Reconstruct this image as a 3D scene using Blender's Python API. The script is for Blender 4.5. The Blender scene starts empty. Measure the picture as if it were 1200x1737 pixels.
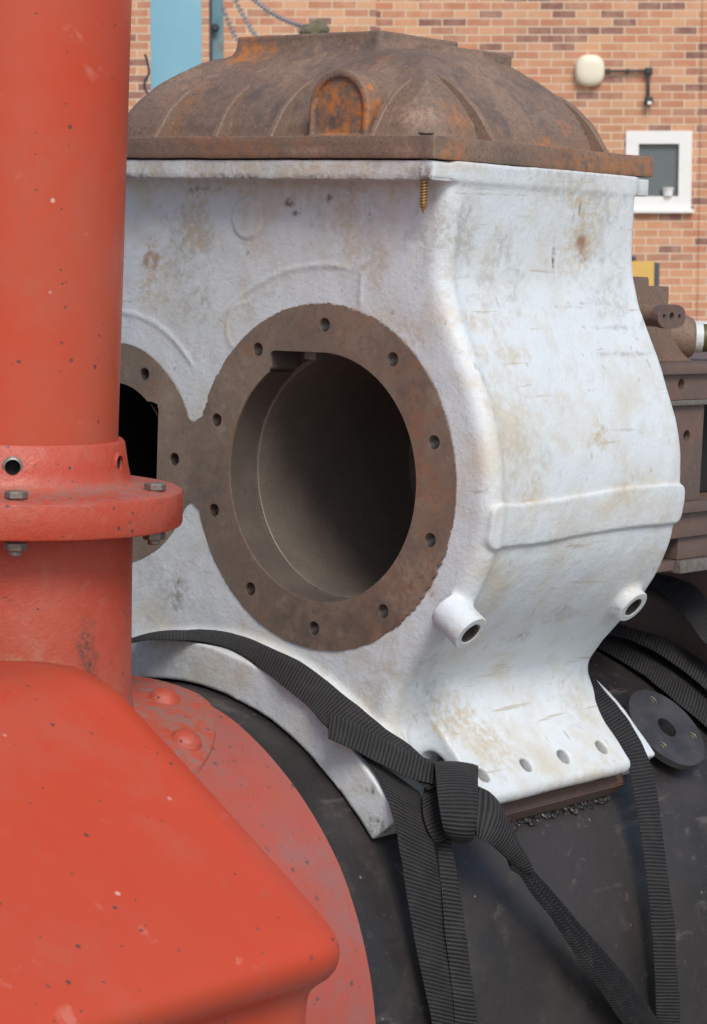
import bpy, bmesh, math, random
import numpy as np
from mathutils import Vector, Matrix
from mathutils.geometry import delaunay_2d_cdt
random.seed(7); rng=np.random.default_rng(7)
S=bpy.context.scene
COL=S.collection
# ------------------------------------------------------------------ camera / frames
PW,PH=1200.0,1737.0
F=3926.543198070588
R=np.array([[0.7546157676665491,0.6551622148658907,0.03629759497604564],[0.0997319487699783,-0.05984480734706568,-0.9932130372826038],[-0.6485434307612459,0.7531142484680614,-0.11050043968609324]])
T=np.array([-0.029531615248627713,-0.03045385982867443,2.0487552926785346])
CE=-R.T@T                                   # camera position in the engine's own frame
TH=math.radians(6.34); CAMH=1.75
cw=np.array([[1,0,0],[0,-math.sin(TH),math.cos(TH)],[0,-math.cos(TH),-math.sin(TH)]])   # camera(right,down,fwd) -> world
ER=cw@R; ET=cw@T+np.array([0,0,CAMH])
E=Matrix([[*ER[0],ET[0]],[*ER[1],ET[1]],[*ER[2],ET[2]],[0,0,0,1]])       # engine frame -> world (the engine leans by two degrees)
AX,AZ=-.105,-.49                            # boiler axis
def ray(px): return np.array([(px[0]-PW/2)/F,(px[1]-PH/2)/F,1.0])
def un(px,ax,v):
    d=R.T@ray(px); return CE+d*((v-CE[ax])/d[ax])
def uy(px,y): return un(px,1,y)
def ux(px,x): return un(px,0,x)
def ucyl(px,r):
    d=R.T@ray(px); ox,oz=CE[0]-AX,CE[2]-AZ
    a=d[0]**2+d[2]**2; b=2*(ox*d[0]+oz*d[2]); c=ox*ox+oz*oz-r*r
    D=max(b*b-4*a*c,0); return CE+d*((-b-math.sqrt(D))/(2*a))
def uw(px,Y):
    d=cw@ray(px); return np.array([0,0,CAMH])+d*(Y/d[1])
# ------------------------------------------------------------------ numpy noise
def _h(i,j,k,s):
    n=(i*374761393+j*668265263+k*2147483647+s*974634777)&0xffffffff
    n=((n^(n>>13))*1274126177)&0xffffffff
    return ((n^(n>>16))&0xffff)/32767.5-1
def vnoise(P,sc,seed=0):
    Q=np.asarray(P)*sc; I=np.floor(Q).astype(np.int64); f=Q-I; u=f*f*(3-2*f); out=0
    for a in (0,1):
        for b in (0,1):
            for c in (0,1):
                w=(u[...,0] if a else 1-u[...,0])*(u[...,1] if b else 1-u[...,1])*(u[...,2] if c else 1-u[...,2])
                out=out+w*_h(I[...,0]+a,I[...,1]+b,I[...,2]+c,seed)
    return out
def fbm(P,sc,oct=4,seed=0):
    return sum(vnoise(P,sc*2**o,seed+o)*.5**o for o in range(oct))
# ------------------------------------------------------------------ signed distance meshing (surface nets)
def smin(a,b,k): h=np.maximum(k-np.abs(a-b),0)/k; return np.minimum(a,b)-h*h*k*.25
def smax(a,b,k): return -smin(-a,-b,k)
def box(p,lo,hi,r=0.0):
    lo=np.array(lo);hi=np.array(hi); q=np.abs(p-(lo+hi)/2)-(hi-lo)/2+r
    return np.linalg.norm(np.maximum(q,0),axis=-1)+np.minimum(q.max(-1),0)-r
def box2(x,z,x0,x1,z0,z1):
    a=np.abs(x-(x0+x1)/2)-(x1-x0)/2; b=np.abs(z-(z0+z1)/2)-(z1-z0)/2
    return np.hypot(np.maximum(a,0),np.maximum(b,0))+np.minimum(np.maximum(a,b),0)
def cap(p,a,b,r):
    a=np.array(a);b=np.array(b); d=b-a; t=np.clip(((p-a)@d)/(d@d),0,1)
    return np.linalg.norm(p-a-t[...,None]*d,axis=-1)-r
def cylx(p,a,b,r):                        # flat ended cylinder
    a=np.array(a,float);b=np.array(b,float); d=b-a; L=np.linalg.norm(d); d/=L
    t=(p-a)@d; rad=np.linalg.norm(p-a-t[...,None]*d,axis=-1)-r; ax=np.maximum(-t,t-L)
    return np.minimum(np.maximum(rad,ax),0)+np.hypot(np.maximum(rad,0),np.maximum(ax,0))
def nets(fn,lo,hi,h):
    lo=np.array(lo,float); n=np.ceil((np.array(hi)-lo)/h).astype(int)+1
    xs=[lo[i]+h*np.arange(n[i]) for i in range(3)]
    K=4; nc=-(-n//K)+1
    cg=np.stack(np.meshgrid(*[lo[i]+h*K*np.arange(nc[i]) for i in range(3)],indexing='ij'),-1); cf_=fn(cg)
    mn=np.full(nc-1,1e9)
    for a in(0,1):
        for b in(0,1):
            for c in(0,1): mn=np.minimum(mn,np.abs(cf_[a:nc[0]-1+a,b:nc[1]-1+b,c:nc[2]-1+c]))
    near=mn<K*h*2.0
    up_=lambda A: A.repeat(K,0).repeat(K,1).repeat(K,2)
    mk=up_(near); z=np.zeros(np.array(mk.shape)+1,bool); z[:-1,:-1,:-1]=mk
    for ax in range(3): z|=np.roll(z,1,ax)
    mk=z[:n[0],:n[1],:n[2]]
    G=np.where(up_(cf_)[:n[0],:n[1],:n[2]]<0,-1,1).astype(np.float32)
    ii=np.argwhere(mk)
    for q in range(0,len(ii),400000):
        k=ii[q:q+400000]; G[tuple(k.T)]=fn(lo+h*k)
    s=G<0
    cs=[(a,b,c) for a in(0,1) for b in(0,1) for c in(0,1)]
    m=tuple(k-1 for k in n)
    cnt=np.zeros(m,np.int8)
    for a,b,c in cs: cnt+=s[a:a+m[0],b:b+m[1],c:c+m[2]]
    act=(cnt>0)&(cnt<8); idx=np.argwhere(act); vid=-np.ones(m,np.int64); vid[act]=np.arange(len(idx))
    acc=np.zeros((len(idx),3)); w=np.zeros(len(idx))
    for a in range(8):
        for b in range(a+1,8):
            d=np.array(cs[b])-np.array(cs[a])
            if np.abs(d).sum()!=1: continue
            va=G[tuple((idx+cs[a]).T)]; vb=G[tuple((idx+cs[b]).T)]; x=(va<0)!=(vb<0)
            t=np.where(x,va/np.where(x,va-vb,1),0)
            acc+=np.where(x[:,None],np.array(cs[a])+t[:,None]*d,0); w+=x
    V=lo+h*(idx+acc/w[:,None])
    Q=[]
    for ax in range(3):
        o=[0,1,2]; o.remove(ax); u,v=o
        sl0=[slice(1,-1)]*3; sl1=[slice(1,-1)]*3; sl0[ax]=slice(0,n[ax]-1); sl1[ax]=slice(1,n[ax])
        A=s[tuple(sl0)];B=s[tuple(sl1)]; e=np.argwhere(A!=B); flip=A[tuple(e.T)]
        base=e.copy(); base[:,u]+=1; base[:,v]+=1
        c=[]
        for du,dv in((-1,-1),(0,-1),(0,0),(-1,0)):
            q=base.copy(); q[:,u]+=du; q[:,v]+=dv; c.append(vid[tuple(q.T)])
        c=np.stack(c,1)
        if ax==1: flip=~flip
        c[~flip]=c[~flip][:,::-1]; Q.append(c)
    Q=np.concatenate(Q); Q=Q[(Q>=0).all(1)]
    e=h*.25
    for it in range(2):
        f0=fn(V); g=np.stack([(fn(V+e*np.eye(3)[i])-fn(V-e*np.eye(3)[i]))/(2*e) for i in range(3)],-1)
        g2=(g*g).sum(-1); st=f0/np.maximum(g2,.15); st=np.clip(st,-h*.6,h*.6); V=V-st[:,None]*g
    return V,Q
# ------------------------------------------------------------------ materials
def new_mat(name):
    m=bpy.data.materials.new(name); m.use_nodes=True; nt=m.node_tree; nt.nodes.clear()
    o=nt.nodes.new('ShaderNodeOutputMaterial'); b=nt.nodes.new('ShaderNodeBsdfPrincipled'); nt.links.new(b.outputs[0],o.inputs[0])
    return m,nt,b
class NB:
    def __init__(s,nt,coord='Object'):
        s.nt=nt; s.tc=nt.nodes.new('ShaderNodeTexCoord'); s.co=s.tc.outputs[coord]
    def n(s,t,**k):
        x=s.nt.nodes.new(t)
        for a,b in k.items(): setattr(x,a,b)
        return x
    def L(s,a,b): s.nt.links.new(a,b)
    def mapv(s,scale,co=None):
        m=s.n('ShaderNodeMapping'); s.L(co or s.co,m.inputs['Vector']); m.inputs['Scale'].default_value=scale; return m.outputs[0]
    def noise(s,scale,detail=4,rough=.55,co=None,dist=0):
        x=s.n('ShaderNodeTexNoise'); s.L(co or s.co,x.inputs['Vector']); x.inputs['Scale'].default_value=scale; x.inputs['Detail'].default_value=detail; x.inputs['Roughness'].default_value=rough; x.inputs['Distortion'].default_value=dist
        return x.outputs['Fac']
    def voro(s,scale,co=None,feature='F1',rnd=1.0):
        x=s.n('ShaderNodeTexVoronoi',feature=feature); s.L(co or s.co,x.inputs['Vector']); x.inputs['Scale'].default_value=scale; x.inputs['Randomness'].default_value=rnd
        return x
    def rng(s,v,a,b,c=0,d=1):
        x=s.n('ShaderNodeMapRange'); s.L(v,x.inputs[0])
        for i,q in enumerate((a,b,c,d)): x.inputs[i+1].default_value=q
        return x.outputs[0]
    def math(s,op,a,b=None):
        x=s.n('ShaderNodeMath',operation=op)
        for i,q in enumerate((a,b)):
            if q is None: continue
            if isinstance(q,(int,float)): x.inputs[i].default_value=q
            else: s.L(q,x.inputs[i])
        return x.outputs[0]
    def mix(s,f,a,b):
        x=s.n('ShaderNodeMix',data_type='RGBA')
        if isinstance(f,(int,float)): x.inputs[0].default_value=f
        else: s.L(f,x.inputs[0])
        for i,q in ((6,a),(7,b)):
            if isinstance(q,tuple): x.inputs[i].default_value=(*q,1)
            else: s.L(q,x.inputs[i])
        return x.outputs[2]
    def bump(s,h,strength,dist,nrm=None):
        x=s.n('ShaderNodeBump'); s.L(h,x.inputs['Height']); x.inputs['Strength'].default_value=strength; x.inputs['Distance'].default_value=dist
        if nrm: s.L(nrm,x.inputs['Normal'])
        return x.outputs[0]
    def attr(s,n):
        x=s.n('ShaderNodeAttribute'); x.attribute_name=n; return x.outputs['Fac']
def mat(name,base,layers=(),bumps=(),rough=.6,rough2=None,metal=0,attrs=(),spots=(),spec=.5,coat=0):
    """layers: (scale,lo,hi,colour,amount[,stretch]); spots: (scale,size,density,colour); attrs: (attribute,colour,noise scale); bumps: (scale,strength,distance)"""
    m,nt,b=new_mat(name); B=NB(nt); c=base
    for ly in layers:
        sc,lo,hi,colr,am=ly[:5]; co=B.mapv(ly[5]) if len(ly)>5 else None
        f=B.rng(B.noise(sc,6,.6,co),lo,hi,0,am); c=B.mix(f,c,colr)
    nrm=None
    for at,colr,sc in attrs:
        nz=B.noise(sc,5,.65); f=B.math('MULTIPLY',B.attr(at),B.rng(nz,.40,.57,.08,1)); c=B.mix(f,c,colr)
    sp=None
    for sc,size,dens,colr in spots:
        v=B.voro(sc,B.co); d=B.rng(v.outputs['Distance'],size*.55,size,1,0)
        x=B.n('ShaderNodeSeparateColor'); B.L(v.outputs['Color'],x.inputs[0]); k=B.math('LESS_THAN',x.outputs[0],dens)
        wob=B.rng(B.noise(sc*3,3),.35,.6,.3,1)
        f=B.math('MULTIPLY',B.math('MULTIPLY',d,k),wob); c=B.mix(f,c,colr); sp=f if sp is None else B.math('MAXIMUM',sp,f)
    for sc,st,di in bumps: nrm=B.bump(B.noise(sc,4,.6),st,di,nrm)
    if sp is not None: nrm=B.bump(B.math('MULTIPLY',sp,-1.0),.4,.0008,nrm)
    if isinstance(c,tuple): b.inputs['Base Color'].default_value=(*c,1)
    else: B.L(c,b.inputs['Base Color'])
    if rough2 is None: b.inputs['Roughness'].default_value=rough
    else: B.L(B.rng(B.noise(35,5,.6),.35,.65,rough,rough2),b.inputs['Roughness'])
    b.inputs['Metallic'].default_value=metal; b.inputs['Specular IOR Level'].default_value=spec; b.inputs['Coat Weight'].default_value=coat
    if nrm: B.L(nrm,b.inputs['Normal'])
    return m
M={}
M['white']=mat('white primer on casting',(.635,.69,.725),
   layers=[(9,.45,.68,(.60,.62,.61),.7),(5,.52,.72,(.72,.76,.80),.6),(18,.5,.7,(.55,.51,.42),.55),(120,.62,.72,(.50,.47,.40),.25),(420,.66,.74,(.28,.24,.2),.3),(130,.63,.70,(.40,.33,.24),.6,(1,.07,1)),(110,.64,.70,(.36,.32,.27),.5,(.08,1,.6)),(38,.53,.66,(.58,.57,.52),.5),(9,.56,.66,(.58,.52,.40),.35)],
   attrs=[('grey',(.42,.42,.385),130),('tan',(.50,.40,.26),150),('dirt',(.10,.075,.055),160),('rust',(.28,.12,.05),60)],
   bumps=[(60,.18,.003),(230,.36,.0016),(700,.3,.0008)],rough=.4,rough2=.58)
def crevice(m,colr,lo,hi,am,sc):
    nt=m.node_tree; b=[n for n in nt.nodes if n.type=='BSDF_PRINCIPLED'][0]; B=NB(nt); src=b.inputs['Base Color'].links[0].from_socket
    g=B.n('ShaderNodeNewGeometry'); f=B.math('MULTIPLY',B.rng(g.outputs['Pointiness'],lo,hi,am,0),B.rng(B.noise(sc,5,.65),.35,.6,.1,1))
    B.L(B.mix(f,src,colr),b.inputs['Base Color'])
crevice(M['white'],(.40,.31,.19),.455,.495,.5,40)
M['iron']=mat('machined iron',(.225,.165,.122),
   layers=[(14,.4,.65,(.30,.225,.17),.7),(26,.56,.7,(.32,.16,.08),.5),(8,.46,.66,(.16,.125,.105),.7),(45,.56,.68,(.36,.29,.23),.5),(260,.5,.7,(.10,.08,.07),.4)],
   attrs=[('pale',(.40,.315,.24),140),('dull',(.11,.09,.08),60),('rust',(.32,.135,.065),90)],bumps=[(700,.18,.0005),(120,.1,.0012)],rough=.38,rough2=.55,metal=.2)
M['bore']=mat('bored iron',(.20,.172,.148),layers=[(30,.45,.65,(.26,.22,.185),.6),(500,.55,.68,(.05,.045,.04),.55)],bumps=[(900,.25,.0006)],rough=.42,rough2=.6,metal=.35)
M['counter']=mat('turned recess',(.13,.105,.092),layers=[(30,.45,.65,(.17,.14,.12),.6),(400,.55,.68,(.05,.045,.04),.5)],bumps=[(900,.2,.0006)],rough=.45,rough2=.6,metal=.25)
M['steel']=mat('bright thread steel',(.13,.115,.10),layers=[(90,.45,.65,(.09,.07,.055),.7)],rough=.38,metal=.8)
M['rusty']=mat('rusted cast iron',(.21,.138,.10),
   layers=[(7,.45,.68,(.175,.13,.104),.7),(9,.5,.72,(.27,.165,.115),.5),(23,.54,.68,(.25,.19,.155),.4),(210,.54,.66,(.33,.225,.16),.4),(380,.54,.64,(.085,.06,.05),.6)],
   attrs=[('rust',(.55,.19,.04),110),('pale',(.42,.285,.205),240),('dark',(.10,.082,.075),30)],bumps=[(120,.15,.002),(420,.28,.0012),(900,.25,.0008)],rough=.6,rough2=.78)
M['brown']=mat('brown oxide paint on steel',(.15,.098,.08),layers=[(12,.42,.65,(.105,.078,.072),.8),(20,.52,.7,(.24,.11,.065),.55),(160,.58,.7,(.26,.2,.17),.3)],bumps=[(220,.3,.0012)],rough=.45,rough2=.68)
RED=(.505,.060,.024)
M['red']=mat('red enamel',RED,layers=[(3.5,.4,.7,(.47,.078,.038),.8),(7,.52,.70,(.42,.11,.065),.6),(2.4,.44,.62,(.40,.115,.07),.7),(60,.60,.72,(.40,.10,.06),.35,(1,1,.12)),(24,.66,.72,(.62,.27,.2),.35)],
   spots=[(55,.13,.42,(.10,.055,.045)),(38,.09,.3,(.6,.36,.3)),(110,.14,.22,(.12,.06,.05))],bumps=[(9,.03,.004),(300,.06,.0006)],rough=.36,rough2=.5,spec=.4)
M['redcast']=mat('red enamel on rough casting',(.455,.064,.033),layers=[(9,.45,.68,(.45,.115,.075),.75),(60,.55,.7,(.42,.13,.09),.45)],
   attrs=[('dust',(.29,.135,.11),70),('soot',(.10,.06,.05),260),('sand',(.44,.21,.12),300)],spots=[(80,.16,.35,(.09,.06,.055)),(150,.16,.25,(.12,.07,.06))],bumps=[(95,.35,.0028),(330,.35,.0012)],rough=.4,rough2=.58)
M['reddust']=mat('red oxide under dust',(.41,.078,.052),layers=[(7,.40,.62,(.31,.105,.088),.9),(26,.5,.66,(.27,.125,.12),.6),(5,.56,.66,(.55,.075,.04),.8)],
   spots=[(75,.22,.5,(.12,.07,.07)),(130,.2,.4,(.16,.09,.085))],bumps=[(120,.2,.0016),(420,.3,.0008)],rough=.5,rough2=.66)
M['black']=mat('black boiler paint',(.021,.019,.0195),layers=[(4,.42,.62,(.040,.033,.032),.85),(10,.50,.68,(.056,.045,.041),.65),(70,.62,.69,(.14,.12,.11),.5,(1,.12,.5)),(55,.63,.70,(.13,.11,.10),.45,(.12,.6,1)),(34,.58,.72,(.085,.068,.06),.4),(300,.62,.7,(.15,.13,.12),.3)],
   spots=[(45,.08,.35,(.25,.2,.18)),(90,.09,.25,(.16,.06,.045))],bumps=[(14,.12,.004),(150,.25,.0012),(600,.2,.0006)],rough=.38,rough2=.56)
M['blackflange']=mat('black painted flange',(.036,.034,.037),layers=[(25,.45,.68,(.075,.07,.072),.7)],bumps=[(220,.2,.001)],rough=.42,rough2=.55)
M['hole']=mat('painted hole shade',(.012,.011,.01),rough=.8)  # near-black colour stands in for the shade inside holes and gaps
M['brass']=mat('zinc and brass screw',(.62,.42,.18),layers=[(200,.4,.65,(.42,.30,.14),.6)],rough=.3,metal=.9)
M['bolt']=mat('grey bolt steel',(.20,.185,.17),layers=[(160,.42,.62,(.30,.28,.25),.7),(260,.52,.66,(.15,.085,.05),.5)],bumps=[(600,.3,.0006)],rough=.45,metal=.5)
M['weld']=mat('weld bead',(.09,.085,.08),layers=[(160,.5,.64,(.36,.31,.24),.7)],bumps=[(260,.6,.002)],rough=.28,metal=.8)
def web_mat(name,base,rib,diag=False):
    m,nt,b=new_mat(name); B=NB(nt,'UV'); s=B.n('ShaderNodeSeparateXYZ'); B.L(B.co,s.inputs[0])
    u,v=s.outputs[0],s.outputs[1]
    sw=lambda x: B.math('SINE',x)
    if diag:
        uu=B.math('ABSOLUTE',B.math('SUBTRACT',B.math('FRACT',B.math('MULTIPLY',u,1/.012)),.5))
        ph=B.math('ADD',B.math('MULTIPLY',v,2*math.pi/rib),B.math('MULTIPLY',uu,9.0))
    else:
        wob=B.noise(60,2,.5); ph=B.math('ADD',B.math('MULTIPLY',v,2*math.pi/rib),B.math('MULTIPLY',wob,1.6))
    rb=B.math('MULTIPLY',B.math('ADD',sw(ph),1.0),.5)
    wv=B.math('MULTIPLY',B.math('ADD',sw(B.math('MULTIPLY',u,2*math.pi/.0019)),1.0),.5)
    hh=B.math('ADD',B.math('MULTIPLY',rb,.75),B.math('MULTIPLY',wv,.25))
    c=B.mix(B.rng(hh,.15,.85),tuple(x*.35 for x in base),tuple(x*1.5 for x in base))
    obj=B.tc.outputs['Object']
    c=B.mix(B.rng(B.noise(45,5,.6,obj),.5,.75,0,.3),c,(.075,.068,.064))
    c=B.mix(B.rng(B.noise(900,2,.6,obj),.68,.75,0,.5),c,(.2,.2,.2))
    B.L(c,b.inputs['Base Color']); b.inputs['Roughness'].default_value=.62; b.inputs['Specular IOR Level'].default_value=.25
    B.L(B.bump(hh,.9,.0013),b.inputs['Normal']); return m
M['web']=web_mat('black ribbed webbing',(.029,.028,.029),.0035)
M['web2']=web_mat('black herringbone webbing',(.013,.013,.014),.0042,True)
# ------------------------------------------------------------------ objects
def mesh(name,V,Fc,m,smooth=True):
    me=bpy.data.meshes.new(name); me.from_pydata([tuple(map(float,v)) for v in V],[],[tuple(map(int,f)) for f in Fc]); me.update()
    if smooth: me.polygons.foreach_set('use_smooth',[True]*len(me.polygons))
    me.materials.append(m); return me
def bmm(bm,name,m,smooth=True,angle=None):
    bmesh.ops.recalc_face_normals(bm,faces=bm.faces)
    if smooth:
        for f in bm.faces: f.smooth=True
        if angle is not None:
            for e in bm.edges:
                if len(e.link_faces)==2 and e.calc_face_angle(0)>angle: e.smooth=False
    me=bpy.data.meshes.new(name); bm.to_mesh(me); bm.free(); me.materials.append(m); return me
def ob(name,me,parent=None,frame=None,label=None,cat=None,group=None,kind=None):
    """frame: matrix of a top-level object; the mesh data of a child is kept in the frame of the whole engine"""
    o=bpy.data.objects.new(name,me); COL.objects.link(o)
    if parent is not None:
        o.parent=parent
        p=parent
        if p.parent is None and 'base' in p: b=p['base']; o.location=(-b[0],-b[1],-b[2])
    elif frame is not None: o.matrix_world=frame
    if label: o['label']=label
    if cat: o['category']=cat
    if group: o['group']=group
    if kind: o['kind']=kind
    return o
def root(name,base,label,cat,group=None,frame=E):
    o=bpy.data.objects.new(name,None); COL.objects.link(o); o.empty_display_size=.05
    o.matrix_world=frame@Matrix.Translation(Vector(base)); o['base']=[float(x) for x in base]
    o['label']=label; o['category']=cat
    if group: o['group']=group
    return o
def lathe(prof,seg=64,axis=(0,0,1),org=(0,0,0),close=False):
    """prof: (radius, height) pairs; returns V,F"""
    a=Vector(axis).normalized(); u=a.orthogonal().normalized(); w=a.cross(u); V=[];Fc=[]
    for r,h in prof:
        for i in range(seg):
            t=2*math.pi*i/seg; V.append(Vector(org)+a*h+(u*math.cos(t)+w*math.sin(t))*r)
    n=len(prof)
    for j in range(n-1 if not close else n):
        k=(j+1)%n
        for i in range(seg): Fc.append((j*seg+i,j*seg+(i+1)%seg,k*seg+(i+1)%seg,k*seg+i))
    return V,Fc
def vf_bm(*parts):
    bm=bmesh.new()
    for V,Fc in parts:
        vs=[bm.verts.new(tuple(map(float,v))) for v in V]
        for f in Fc:
            q=[vs[i] for i in f]
            if len(set(q))>2:
                try: bm.faces.new(q)
                except ValueError: pass
    return bm
def lobj(name,prof,m,parent,seg=64,axis=(0,0,1),org=(0,0,0),angle=.6,close=False,label=None):
    bm=vf_bm(lathe(prof,seg,axis,org,close)); bmesh.ops.remove_doubles(bm,verts=bm.verts,dist=1e-6)
    return ob(name,bmm(bm,name,m,True,angle),parent,label=label)
def boxvf(lo,hi):
    V=[(x,y,z) for x in(lo[0],hi[0]) for y in(lo[1],hi[1]) for z in(lo[2],hi[2])]
    return V,[(0,1,3,2),(4,6,7,5),(0,4,5,1),(2,3,7,6),(0,2,6,4),(1,5,7,3)]
def boxbm(lo,hi,bev=.002,seg=2):
    bm=vf_bm(boxvf(lo,hi))
    if bev: bmesh.ops.bevel(bm,geom=bm.edges[:],offset=bev,segments=seg,affect='EDGES',profile=.6)
    return bm
def bobj(name,lo,hi,m,parent=None,bev=.002,**k): return ob(name,bmm(boxbm(lo,hi,bev),name,m,True,.5),parent,**k)
def inpoly(P,poly):
    x,y=P; c=False; n=len(poly)
    for i in range(n):
        (x1,y1),(x2,y2)=poly[i],poly[i-1]
        if (y1>y)!=(y2>y) and x<(x2-x1)*(y-y1)/(y2-y1)+x1: c=not c
    return c
def plate(outer,holes,to3,th):
    """flat plate with holes; to3(u,v,w) maps to space, w 0..th"""
    loops=[outer]+holes; V=[];Ed=[]
    for lp in loops:
        b=len(V); V+=[Vector(p) for p in lp]; Ed+=[(b+i,b+(i+1)%len(lp)) for i in range(len(lp))]
    v,e,f,*_=delaunay_2d_cdt(V,Ed,[],0,1e-7)
    tr=[]
    for t in f:
        c=(sum(v[i][0] for i in t)/len(t),sum(v[i][1] for i in t)/len(t))
        if inpoly(c,outer) and not any(inpoly(c,h) for h in holes): tr.append(t)
    bm=bmesh.new(); a=[bm.verts.new(to3(p[0],p[1],0)) for p in v]; b=[bm.verts.new(to3(p[0],p[1],th)) for p in v]
    from collections import Counter
    cn=Counter()
    for t in tr:
        bm.faces.new([a[i] for i in t]); bm.faces.new([b[i] for i in reversed(t)])
        for i in range(len(t)): cn[tuple(sorted((t[i],t[(i+1)%len(t)])))]+=1
    for (i,j),k in cn.items():
        if k==1: bm.faces.new((a[i],a[j],b[j],b[i]))
    for q in [q for q in bm.verts if not q.link_faces]: bm.verts.remove(q)
    return bm
def circ(cx,cy,r,n=32,a0=0): return [(cx+r*math.cos(a0+2*math.pi*i/n),cy+r*math.sin(a0+2*math.pi*i/n)) for i in range(n)]
def cutmesh(me,cutbm):
    o=bpy.data.objects.new('tmp',me); COL.objects.link(o)
    cm=bpy.data.meshes.new('cut'); bmesh.ops.recalc_face_normals(cutbm,faces=cutbm.faces); cutbm.to_mesh(cm); cutbm.free(); c=bpy.data.objects.new('cut',cm); COL.objects.link(c)
    md=o.modifiers.new('b','BOOLEAN'); md.operation='DIFFERENCE'; md.object=c; md.solver='EXACT'
    r=bpy.data.meshes.new_from_object(o.evaluated_get(bpy.context.evaluated_depsgraph_get()))
    bpy.data.objects.remove(o); bpy.data.objects.remove(c); return r
def sharp(me,ang):
    bm=bmesh.new(); bm.from_mesh(me)
    for f in bm.faces: f.smooth=True
    for e in bm.edges: e.smooth=not(len(e.link_faces)==2 and e.calc_face_angle(0)>ang)
    bm.to_mesh(me); bm.free(); return me
def cat(P,n):
    P=[np.asarray(p,float) for p in P]; P=[2*P[0]-P[1]]+P+[2*P[-1]-P[-2]]; out=[]
    for i in range(1,len(P)-2):
        for k in range(n):
            t=k/n; a,b,c,d=P[i-1:i+3]
            out.append(.5*(2*b+(c-a)*t+(2*a-5*b+4*c-d)*t*t+(3*b-a-3*c+d)*t**3))
    out.append(P[-2]); return out
def setattr_f(me,name,vals):
    a=me.attributes.new(name,'FLOAT','POINT'); a.data.foreach_set('value',np.asarray(vals,np.float32))
def blot(V,spots,seed=1):
    """irregular stains: (centre, radius, amount[, stretch xyz])"""
    out=np.zeros(len(V)); nz=fbm(V,38,4,seed)*.5+fbm(V,170,3,seed+9)*.42
    for s in spots:
        c=np.asarray(s[0]); st=np.asarray(s[3] if len(s)>3 else (1,1,1),float)
        d=np.linalg.norm((V-c)/st,axis=1)/s[1]
        out=np.maximum(out,np.clip((1.15-d+nz*1.1)*1.3,0,1)*min(1,s[2]*1.0))
    return out
# ------------------------------------------------------------------ the white cylinder block
HB=[(.135*math.cos(math.radians(90-36*i)),.135*math.sin(math.radians(90-36*i))) for i in range(10)]
HL=[(-.225,.078),(-.182,.001),(-.203,-.075),(-.263,-.088),(-.322,-.075),(-.348,0),(-.322,.078),(-.275,.0865)]
HL=[h for h in HL]
TAB=math.atan2(.06,.062)
TABH=[(.096,.112),(.158,.170)]
def tabpt(y):    # centre of a stud hole on the foot
    return np.array([.142,y,-.2575])
TN=np.array([.70,0,.714])                       # foot normal
def prof2(x,z):
    r1=np.hypot(x,z)-.2025; r1=r1+np.maximum(-z-.06,0)*.06
    d=smin(box2(x,z,-.351,.137,.06,.30),r1,.055)
    d=smin(d,np.hypot(x+.213,z)-.2,.055)
    xr=np.abs(x-AX)                            # pedestal, same on both flanks
    d=smin(d,box2(xr,z,-1,.207,-.36,.0),.05)
    a=np.array([.195,-.205]); b=np.array([.259,-.270]); dd=b-a
    t=np.clip(((xr-a[0])*dd[0]+(z-a[1])*dd[1])/(dd@dd),0,1)
    seg=np.hypot(xr-a[0]-t*dd[0],z-a[1]-t*dd[1])-.0085
    return d,seg
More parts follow.
